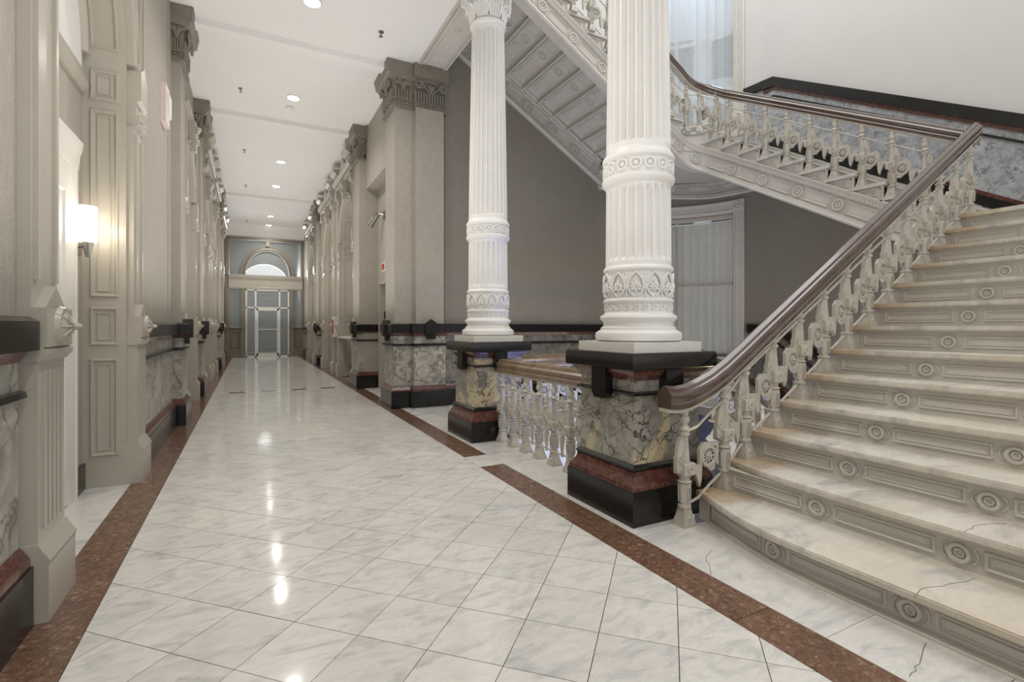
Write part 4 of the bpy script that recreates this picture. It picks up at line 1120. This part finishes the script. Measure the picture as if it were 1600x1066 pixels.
# ------------------------------------------------------------------ columns
def flutes(n, depth, zr):
    def fn(r, z, a):
        for z0, z1 in zr:
            if z0 <= z <= z1:
                e = min(z-z0, z1-z)/.035; e = min(1, e)
                u = (a*n/(2*pi)) % 1; d = abs(u-.5)*2
                return r-depth*r*(max(0, 1-(d/.78)**2)**.5)*e
        return r
    return fn
def make_column(hidden_top=False):
    t = thing('fluted_column', '', 'column', (0, 0, 1.08), 'white fluted columns')
    obj('base_slab', B().box(-.30, .30, -.30, .30, 1.08, 1.145), DOORW, t)
    b = B(); b.lathe((0, 0, 0), [(.27, 1.145), (.295, 1.155), (.302, 1.18), (.297, 1.205), (.27, 1.222), (.262, 1.225), (.262, 1.24), (.245, 1.25), (.242, 1.275), (.252, 1.29), (.262, 1.295), (.268, 1.31), (.262, 1.325), (.245, 1.332), (.236, 1.345), (.234, 1.355)], 48)
    obj('base', b, WHITE, t)
    # small roundel band, ring, lotus band, ring
    b = B(); b.lathe((0, 0, 0), [(.232, 1.35), (.232, 1.405), (.238, 1.41), (.245, 1.42), (.245, 1.43), (.238, 1.44), (.228, 1.445), (.228, 1.62), (.236, 1.63), (.244, 1.64), (.244, 1.652), (.234, 1.665), (.23, 1.67)], 48)
    bo = obj('carved_drum', b, WHITE, t)
    Mcyl = lambda R: (lambda s, tt, n: ((R+n)*cos(s/R), (R+n)*sin(s/R), tt))
    M = Mcyl(.232); q = B(); C_ = 2*pi*.232
    for i in range(24): q.ring(M, C_*i/24, 1.378, .018, .005, .007, 0, 12); q.dome(M, C_*i/24, 1.378, .009, .006, 0, 8, 2)
    for i in range(48): q.dome(M, C_*(i+.5)/48, 1.402, .006, .008, 0, 5, 2)
    obj('small_roundels', q, WHITE, bo)
    M = Mcyl(.228); C_ = 2*pi*.228; q = B(); K = 12; W = C_/K; z0 = 1.445; H = .175
    for i in range(K):
        c = W*(i+.5)
        # pointed arch
        for sg in (-1, 1):
            q.tube([M(c+sg*W*.10, z0+.01, .006), M(c+sg*W*.34, z0+.04, .010), M(c+sg*W*.42, z0+.075, .012), M(c+sg*W*.36, z0+.115, .012), M(c+sg*W*.2, z0+.15, .012), M(c, z0+H-.003, .010)], .0075, 5)
        for j in range(7):     # palmette
            a = radians(90+(j-3)*34); l = .047 if j != 3 else .055
            q.tube([M(c+.006*cos(a), z0+.06+.006*sin(a), .006), M(c+l*.55*cos(a), z0+.06+l*.6*sin(a), .014), M(c+l*.8*cos(a), z0+.06+l*sin(a), .008)], [.005, .010, .005], 5)
        q.dome(M, c, z0+.05, .012, .016, 0, 8, 2)
        s = W*i                # flower between arches
        q.tube([M(s, z0+.005, .004), M(s, z0+.07, .012), M(s, z0+.12, .010)], .006, 5); q.ring(M, s, z0+.075, .012, .006, .014, 0, 8)
        for sg in (-1, 0, 1): q.tube([M(s, z0+.10, .008), M(s+sg*.014, z0+.135, .014), M(s+sg*.03, z0+.165, .006)], [.006, .009, .004], 5)
    obj('lotus_carving', q, WHITE, bo)
    b = B(); zs = [1.668, 1.69, 1.705, 1.715, 1.725]+[1.75+.0*i for i in range(1)]+[2.15, 2.175, 2.185, 2.2, 2.215, 2.235]
    zs = sorted(set([1.668, 1.695]+[1.70+i*.007 for i in range(6)]+[1.8, 2.0]+[2.18+i*.007 for i in range(6)]+[2.225, 2.235]))
    b.lathe((0, 0, 0), [(.228-.004*(z-1.67)/.57, z) for z in zs], 24*10, fn=flutes(24, .13, [(1.70, 2.215)]))
    obj('lower_shaft', b, WHITE, t, 50)
    b = B(); b.lathe((0, 0, 0), [(.226, 2.23), (.238, 2.24), (.25, 2.255), (.253, 2.27), (.25, 2.285), (.236, 2.295), (.232, 2.30), (.232, 2.395), (.24, 2.40), (.25, 2.41), (.25, 2.43), (.24, 2.445), (.228, 2.46), (.225, 2.475)], 48)
    ro = obj('ring_band', b, WHITE, t)
    M = Mcyl(.232); C_ = 2*pi*.232; q = B()
    for i in range(16): q.ring(M, C_*i/16, 2.348, .034, .0095, .016, 0, 18); q.dome(M, C_*i/16, 2.348, .019, .018, 0, 12, 3)
    obj('ring_carving', q, WHITE, ro)
    zs = sorted(set([2.475, 2.50]+[2.505+i*.007 for i in range(6)]+[2.8, 3.2, 3.6, 4.0, 4.4]+[4.62+i*.007 for i in range(6)]+[4.66, 4.68]))
    b = B(); b.lathe((0, 0, 0), [(.224-.036*((z-2.475)/2.2)**1.2, z) for z in zs], 24*10, fn=flutes(24, .17, [(2.505, 4.655)]))
    obj('shaft', b, WHITE, t, 50)
    b = B(); b.lathe((0, 0, 0), [(.188, 4.67), (.20, 4.68), (.208, 4.70), (.208, 4.72), (.195, 4.735), (.19, 4.74)], 48); obj('neck_ring', b, WHITE, t)
    b = B(); b.lathe((0, 0, 0), [(.185, 4.735), (.175, 4.80), (.175, 4.95), (.195, 5.03), (.235, 5.10), (.235, 5.11)], 32)
    b.prism([(.30*cos(pi/4+i*pi/2+d), .30*sin(pi/4+i*pi/2+d)) for i in range(4) for d in (-.09, .09)], lambda s, t_, n: (s, t_, n), 5.12, 5.16)
    b.prism([(.33*cos(pi/4+i*pi/2+d), .33*sin(pi/4+i*pi/2+d)) for i in range(4) for d in (-.09, .09)], lambda s, t_, n: (s, t_, n), 5.16, 5.20)
    b.prism([(.345*cos(pi/4+i*pi/2+d), .345*sin(pi/4+i*pi/2+d)) for i in range(4) for d in (-.06, .06)], lambda s, t_, n: (s, t_, n), 5.20, 5.25)
    co = obj('capital', b, WHITE, t)
    q = B()
    for row, (z0, hgt, K, R0, ph) in enumerate(((4.745, .20, 8, .185, 0), (4.80, .27, 8, .18, pi/8))):
        for i in range(K):
            a = 2*pi*i/K+ph
            for sd in (-2, -1, 0, 1, 2):
                w = .028*sd; f = 1-abs(sd)*.13
                def P(u, out): return ((R0+out)*cos(a)-w*u*sin(a), (R0+out)*sin(a)+w*u*cos(a))
                pts = []
                for u, out, zz in ((.8, .005, 0), (1.1, .012, .4), (1.25, .02, .75), (1.2, .05, .95), (1.05, .085, .97), (.95, .095, .82)):
                    x, y = P(u, out*f); pts.append((x, y, z0+hgt*zz*f))
                q.tube(pts, [.013, .018, .019, .018, .015, .010], 5)
    for i in range(4):
        a = pi/4+i*pi/2
        Mv = lambda s, tt, n, a=a: (((.27+s)*cos(a)-n*sin(a)), ((.27+s)*sin(a)+n*cos(a)), tt)
        q.tube(spiral(Mv, 0, 5.055, .06, -1, 0), .022, 7)
    obj('leaf_carving', q, WHITE, co)
    return t
col = make_column()
def make_pedestal():
    t = thing('column_pedestal', '', 'pedestal', (0, 0, 0), 'marble pedestals under the columns')
    def sqr(pr): return B().lathe((0, 0, 0), pr, sq=True)
    obj('black_plinth', sqr([(.36, 0), (.36, .215)]), BLACK, t)
    obj('red_moulding', sqr([(.352, .215), (.352, .232), (.345, .245), (.325, .275), (.312, .30), (.308, .325)]), REDM, t)
    obj('black_moulding', sqr([(.305, .325), (.315, .335), (.315, .35), (.295, .365)]), BLACK, t)
    obj('marble_die', sqr([(.287, .36), (.287, .80)]), BREC, t)
    obj('black_ledge', sqr([(.288, .80), (.31, .808), (.312, .82), (.29, .83)]), BLACK, t)
    obj('marble_frieze', sqr([(.287, .83), (.287, .90)]), BREC, t)
    obj('red_cornice', sqr([(.288, .90), (.30, .925), (.33, .955), (.335, .97)]), REDM, t)
    obj('black_coping', sqr([(.345, .97), (.365, .975), (.37, .98), (.37, 1.065), (.36, 1.08), (.33, 1.08)]), BLACK, t)
    for i in range(4):
        a = i*pi/2; M = lambda s, tt, n, a=a: ((.287+n)*cos(a)-s*sin(a), (.287+n)*sin(a)+s*cos(a), tt)
        b = B(); b.prism([(-.075, .97), (.075, .97), (.075, .80), (.05, .765), (-.05, .765), (-.075, .80)], M, 0, .065)
        obj('coping_tongue', b, BLACK, t)
    return t
ped = make_pedestal()
C2 = (2.46, 2.76); C1 = (2.46, 5.30)
col.location = (C2[0], C2[1], 0); col['label'] = 'nearest thick white fluted column, beside the foot of the stairs'
dup(col, (C1[0], C1[1], 0), 'farther white fluted column with its leafy capital in view')
ped.location = (C2[0], C2[1], 0); ped['label'] = 'nearest marble pedestal with black plinth, touching the stair newel'
dup(ped, (C1[0], C1[1], 0), 'farther marble pedestal with cracked cream veining, before the large pier')

# ------------------------------------------------------------------ balusters
def baluster_mesh(h=.70, bracket=1, shoulder=True):
    b = B()
    b.lathe((0, 0, 0), [(.052, 0), (.052, .015), (.040, .05), (.030, .10), (.028, .112)], sq=True)
    Mf = lambda s, t, n: (s, -.04-n, t)
    b.dome(lambda s, t, n: (s, -.036-n, t), 0, .045, .022, .014, 0, 8, 2); b.dome(lambda s, t, n: (s, .036+n, t), 0, .045, .022, .014, 0, 8, 2)
    b.lathe((0, 0, 0), [(.030, .108), (.042, .115), (.042, .128), (.030, .135)], 12)
    b.lathe((0, 0, 0), [(.030, .135), (.042, .245), (.044, .262), (.034, .268)], 8, rot=pi/8)
    for a in range(4):
        A = a*pi/2; M = lambda s, t, n, A=A: ((.034+n+.05*(t-.135))*cos(A)-s*sin(A), (.034+n+.05*(t-.135))*sin(A)+s*cos(A), t)
        b.frame(M, -.014, .014, .15, .245, .006, .006)
    b.lathe((0, 0, 0), [(.030, .265), (.046, .275), (.030, .290), (.036, .305), (.048, .315)], 14)
    b.lathe((0, 0, 0), [(.042, .317), (.047, .323), (.047, .390), (.042, .397)], sq=True)
    for A in (0, pi/2, pi, 3*pi/2):
        M = lambda s, t, n, A=A: ((.047+n)*cos(A)-s*sin(A), (.047+n)*sin(A)+s*cos(A), t); b.ring(M, 0, .357, .018, .007, .008, 0, 12)
    b.lathe((0, 0, 0), [(.034, .397), (.033, .42), (.023, .555), (.026, .562)], 8, rot=pi/8)
    b.lathe((0, 0, 0), [(.024, .56), (.034, .568), (.034, .58), (.024, .588), (.024, .594), (.038, .602), (.030, .618), (.018, .628), (.020, .64), (.032, .655), (.030, .68), (.020, h-.01), (.024, h-.005), (.024, h+.03)], 14)
    return b
def shoulder(b, sg, h=.60):
    pr = [(sg*.03, .33), (sg*.075, .34), (sg*.082, .40), (sg*.07, .46), (sg*.06, .52), (sg*.03, .565), (sg*.02, .50), (sg*.035, .44)]
    b.prism(pr, lambda s, t, n: (s, n, t), -.014, .014)
    b.ring(lambda s, t, n: (s, -.014-n, t), sg*.055, .425, .016, .006, .007, 0, 10); b.ring(lambda s, t, n: (s, .014+n, t), sg*.055, .425, .016, .006, .007, 0, 10)
    return b
def wheel_mesh(cx=.21, cz=.41, arm=.045, sg=1, rise=.18):
    """pierced wheel with frame; attaches to the baluster at arm and the next one"""
    b = B()
    Mp = lambda s, t, n: (s, n, t)
    for nn in (-1, 1):
        M = lambda s, t, n, nn=nn: (s, nn*(.004+n), t)
        b.ring(M, cx, cz, .062, .014, .012, 0, 20); b.ring(M, cx, cz, .020, .008, .010, 0, 12); b.dome(M, cx, cz, .014, .026, 0, 10, 3)
    for i in range(10):
        a = 2*pi*i/10; b.tube([(cx+.016*cos(a), 0, cz+.016*sin(a)), (cx+.056*cos(a), 0, cz+.056*sin(a))], .0065, 5)
    # bracket: cap above, lug below, arms
    b.prism([(cx-.085, cz-.045), (cx-.068, cz-.045), (cx-.066, cz+.035), (cx-.04, cz+.066), (cx+.068, cz+.06), (cx+.068, cz+.085), (cx-.05, cz+.09), (cx-.085, cz+.05)], Mp, -.012, .012)
    b.prism([(cx+.066, cz-.06), (cx+.085, cz-.06), (cx+.085, cz+.085), (cx+.066, cz+.085)], Mp, -.012, .012)
    b.prism([(cx-.03, cz-.062), (cx+.06, cz-.062), (cx+.05, cz-.09), (cx+.02, cz-.10), (cx, cz-.085)], Mp, -.010, .010)
    b.prism([(arm, cz-.075), (cx-.066, cz-.085), (cx-.066, cz-.045), (arm, cz-.04)], Mp, -.013, .013)
    b.prism([(arm+.035, cz-.08), (cx-.064, cz-.08), (cx-.070, cz-.15), (cx-.085, cz-.19), (cx-.10, cz-.15)], Mp, -.011, .011)
    return b
sm_bal = shoulder(baluster_mesh(), -1)
BAL_ME = sm_bal.mesh('baluster', BAL); WHL_ME = wheel_mesh().mesh('wheel_rosette', BAL)
BAL_LV = baluster_mesh(.71).mesh('baluster', BAL)
RP = [(-.055, .0), (-.06, .03), (-.05, .045), (-.058, .06), (-.062, .085), (-.05, .10), (-.035, .105), (-.03, .125), (0, .14), (.03, .125), (.035, .105), (.05, .10), (.062, .085), (.058, .06), (.05, .045), (.06, .03), (.055, .0)]
FIL = [(-.045, -.022), (-.045, 0), (.045, 0), (.045, -.022)]
def put_baluster(parent, x, y, z, ang, wheel=True, me=None, sy=1):
    o = obj('baluster', me or BAL_ME, None, parent, loc=(x, y, z)); o.rotation_euler.z = ang
    if wheel:
        w = obj('wheel_rosette', WHL_ME, None, o)
        if sy != 1: w.location.z = sy
    return o
def rods(parent, pts, r=.0085):
    obj('rod', B().tube(pts, r, 6), BAL, parent)

# --- first flight balustrade
RT = lambda x: 1.17+.622*(x-3.24)       # underside of handrail
b1_ = thing('stair_balustrade', 'first flight balustrade, bronze-brown handrail rising from the pedestal to the corner', 'balustrade', (2.43, 2.3, 0))
pts = [(2.26, 2.30, .745), (2.34, 2.30, .738), (2.42, 2.30, .745), (2.52, 2.30, .772), (2.64, 2.30, .815), (2.78, 2.30, .885), (2.95, 2.30, .988)]
CRN = (6.36, 2.30)
pts += [(x, 2.30, RT(x)+.0) for x in (3.15, 4.2, 5.3, 6.2, CRN[0]+.06)]
h1 = obj('handrail', B().sweep(pts, RP), RAIL, b1_, 30)
h1.data.name = 'handrail'
obj('rail_fillet', B().sweep(pts, FIL), BAL, b1_)
feet = [(2.43, 0.0)]+[(riserX(k+1)-.095 if k > 1 else 2.79, RISE*k) for k in range(1, 13)]+[(6.30, RISE*13)]
for i, (x, z) in enumerate(feet):
    o = put_baluster(b1_, x, 2.30, z, 0, wheel=False)
    if i < len(feet)-1:
        w = obj('wheel_rosette', WHL_ME, None, o); w.location = (0, 0, .0 if i == 0 else .06)
for off, r in ((.121, .009), (.584, .009)):
    P_ = [(feet[0][0], 2.30, off), (feet[0][0]+.12, 2.30, off+.03), (feet[0][0]+.24, 2.30, off+.11), (feet[1][0], 2.30, feet[1][1]+off)]+[(x, 2.30, z+off) for x, z in feet[2:]]
    rods(b1_, P_, r)
rehome(b1_)
# --- second and third flights
b2_ = thing('stair_balustrade', 'upper balustrade running along the second flight and curving up the third', 'balustrade', (6.36, 2.4, 2.3))
RX = 6.36; RY = SY-.06+.0
r2 = lambda y: 3.055+.56*(y-2.3)
pts = [(RX, 2.26, r2(2.26)), (RX, 3.6, r2(3.6)), (RX, 4.6, r2(4.6)), (RX, 5.2, r2(5.2)), (RX, 5.40, 4.81)]
rc2 = .30
for i in range(1, 8):
    a = i/8*pi/2; pts.append((RX-rc2+rc2*cos(a), 5.42+rc2*sin(a), 4.83+.25*i/8))
zz3 = lambda x: zb(x)+.65+.66
pts += [(6.04, 5.72, 5.10), (5.92, 5.72, 5.18), (5.75, 5.72, 5.28), (5.5, 5.72, zz3(5.5)), (4.5, 5.72, zz3(4.5)), (2.45, 5.72, zz3(2.45))]
obj('handrail', B().sweep(pts, RP), RAIL, b2_, 30); obj('rail_fillet', B().sweep(pts, FIL), BAL, b2_)
feet2 = [(RX-.03, y2(k+1)-.065, RISE*k, pi/2) for k in range(14, 23)]+[(RX-.03, 5.36, RISE*23, pi/2), (6.26, 5.62, RISE*24, 3*pi/4)]
feet3 = [(x3(k+1)+.065, 5.75-.03, RISE*k, pi) for k in range(25, 37)]
allf = feet2+[(5.98+.10, 5.72, RISE*24, pi)]+feet3
for i, (x, y, z, a) in enumerate(allf):
    o = put_baluster(b2_, x, y, z, a, wheel=False)
    if i < len(allf)-1: w = obj('wheel_rosette', WHL_ME, None, o); w.location = (0, 0, .06)
for off in (.121, .584): rods(b2_, [(x, y, z+off) for x, y, z, a in allf], .009)
rehome(b2_)
# --- level balustrade between the pedestals
b3_ = thing('well_balustrade', 'level balustrade between the two column pedestals at the edge of the well', 'balustrade', (2.44, 4.0, 0))
obj('handrail', B().sweep([(2.46, 3.05, .755), (2.46, 5.01, .755)], RP), RAIL2, b3_, 30); obj('rail_fillet', B().sweep([(2.46, 3.05, .755), (2.46, 5.01, .755)], FIL), BAL, b3_)
b = B(); b.lathe((0, 0, 0), [(.012, .11), (.018, .12), (.012, .14), (.020, .17), (.028, .27), (.020, .29)], 8); b.ball((0, 0, .115), .018, 8, 4)
b.prism([(-.03, .29), (.03, .29), (.05, .36), (.045, .45), (.02, .50), (-.02, .50), (-.045, .45), (-.05, .36)], lambda s, t, n: (n, s, t), -.016, .016)
for nn in (-1, 1):
    M = lambda s, t, n, nn=nn: (nn*(.016+n), s, t); b.ring(M, 0, .39, .033, .009, .01, 0, 14); b.dome(M, 0, .39, .014, .014, 0, 8, 2)
b.lathe((0, 0, 0), [(.02, .50), (.030, .51), (.018, .53), (.030, .55), (.022, .57), (.024, .58), (.010, .61), (.002, .64)], 10)
POST_ME = b.mesh('finial_post', BAL)
for i in range(8):
    y = 4.885-.262*i+.0
    if y < 3.1: break
    o = obj('baluster', BAL_LV, None, b3_, loc=(2.44, y, 0)); o.rotation_euler.z = pi/2
    o = obj('finial_post', POST_ME, None, b3_, loc=(2.44, y-.131, 0))
rods(b3_, [(2.44, 3.05, .59), (2.44, 5.01, .59)]); rods(b3_, [(2.44, 3.05, .12), (2.44, 5.01, .12)])
rehome(b3_)
# --- gallery balustrade over the well and its descent
b4_ = thing('well_balustrade', 'far gallery balustrade across the well, behind the two columns', 'balustrade', (4.4, 5.72, 0))
obj('handrail', B().sweep([(2.76, 5.70, .74), (6.36, 5.70, .74)], RP), RAIL2, b4_, 30); obj('rail_fillet', B().sweep([(2.76, 5.70, .74), (6.36, 5.70, .74)], FIL), BAL, b4_)
for i in range(12):
    x = 2.95+.30*i; o = put_baluster(b4_, x, 5.70, 0, 0, wheel=False, me=BAL_LV); obj('wheel_rosette', WHL_ME, None, o)
rods(b4_, [(2.76, 5.70, .12), (6.36, 5.70, .12)]); rods(b4_, [(2.76, 5.70, .59), (6.36, 5.70, .59)])
rehome(b4_)
# --- basement flight under the second flight, with painted steps and its own rail
bs_ = thing('basement_stairs', 'basement stairs going down along the side wall below the curved window', 'staircase', (7, 5.4, -1))
for k in range(1, 10):
    y = 5.42-.30*k; z = -RISE*k
    obj('tread', B().box(SX-.05, WX, y-.03, y+.31, z-.036, z), TREADM, bs_)
    obj('riser', B().box(SX+.01, WX, y+.29, y+.31, z, z+RISE-.036), YELL, bs_)
p0 = Vector((SX, 5.5, -.50)); p1 = Vector((SX, 2.6, -.50-.5967*2.9)); dv = p1-p0; L = dv.length; dv.normalize()
band(bs_, plane_map(p0, dv, Vector((0, dv.z, -dv.y)), (-1, 0, 0)), L, .42, mat=YELL, lead=.2)
obj('landing', B().box(2.6, WX, .2, 2.75, -1.95, -1.80), YELL, bs_)
rehome(bs_)
b5_ = thing('basement_balustrade', 'balustrade sloping down with the basement stairs, seen through the first flight', 'balustrade', (6.36, 5.5, 0))
pts = [(6.36, 5.66, .745), (6.36, 5.5, .70), (6.36, 5.3, .60), (6.36, 2.6, .60-.5967*2.7)]
obj('handrail', B().sweep(pts, RP), RAIL, b5_, 30); obj('rail_fillet', B().sweep(pts, FIL), YELL, b5_)
for k in range(1, 9):
    y = 5.42-.30*k+.06; z = -RISE*k
    o = obj('baluster', BAL_ME, None, b5_, loc=(6.34, y, z)); o.rotation_euler.z = pi/2
    obj('wheel_rosette', WHL_ME, None, o)
rods(b5_, [(6.34, 5.2, -.06), (6.34, 3.0, -.06-.5967*2.2)]); rods(b5_, [(6.34, 5.2, .40), (6.34, 3.0, .40-.5967*2.2)])
rehome(b5_)
# well edges, walls and basement floor
we = sempty('wall_well')
wb = B(); wb.box(2.40, 2.49, 2.3, 5.75, -2.6, -.15); obj('well_side', wb, YELL, we)
wb = B(); wb.box(2.6, SX, 5.75, 5.85, -2.6, -.35); obj('well_side', wb, YELL, we)
band(we, plane_map((2.6, 5.75, -.36), (1, 0, 0), (0, 0, 1), (0, -1, 0)), SX-2.6, .35, mat=YELL, nm='gallery_string', thick=.0)
struct('floor_basement', B().box(2.2, WX+.2, -3.2, 8, -2.7, -2.6), BASEF)
# ------------------------------------------------------------------ ceiling fittings
dl = None
posn = ['nearest', 'second', 'third', 'fourth', 'fifth', 'last']
for i, y in enumerate(DL_Y):
    lab = f'round recessed ceiling light, {posn[i]} down the corridor'
    if dl is None:
        dl = thing('ceiling_light', lab, 'ceiling light', (.69, y, CZ), 'recessed corridor ceiling lights')
        obj('trim_ring', B().lathe((0, 0, 0), [(.115, 0), (.115, -.012), (.10, -.018), (.088, -.012), (.088, -.002)], 28), PLAST, dl)
        obj('lamp_lens', B().lathe((0, 0, 0), [(.095, -.002), (.09, -.018), (.03, -.024)], 24), GLOW, dl)
    else: dup(dl, (.69, y, CZ), lab)
sk = None
for i, (x, y) in enumerate([(1.587, 6.87), (-.12, 9.6), (-.09, 12.9), (-.08, 16.1), (-.06, 21.4)]):
    lab = ['sprinkler head alone on the right half of the ceiling', 'nearest sprinkler head on the left half of the ceiling', 'second sprinkler head on the left half of the ceiling', 'third sprinkler head on the left half of the ceiling', 'farthest sprinkler head near the end screen'][i]
    if sk is None:
        sk = thing('sprinkler', lab, 'sprinkler', (x, y, CZ), 'ceiling sprinklers')
        obj('escutcheon', B().lathe((0, 0, 0), [(.04, 0), (.04, -.006), (.015, -.012)], 16), STEEL, sk)
        obj('sprinkler_head', B().lathe((0, 0, 0), [(.010, -.01), (.010, -.04), (.006, -.06), (.028, -.062), (.028, -.066)], 12), STEEL, sk)
    else: dup(sk, (x, y, CZ), lab)
sd = thing('smoke_detector', 'small white smoke detector behind the second ceiling light', 'smoke detector', (.66, 9.15, CZ))
obj('housing', B().lathe((0, 0, 0), [(.07, 0), (.07, -.02), (.05, -.04), (.02, -.045)], 20), PLAST, sd)
obj('led', B().ball((.035, 0, -.042), .006, 6, 4), REDP, sd)
sd.location = (.66, 10.0, CZ)
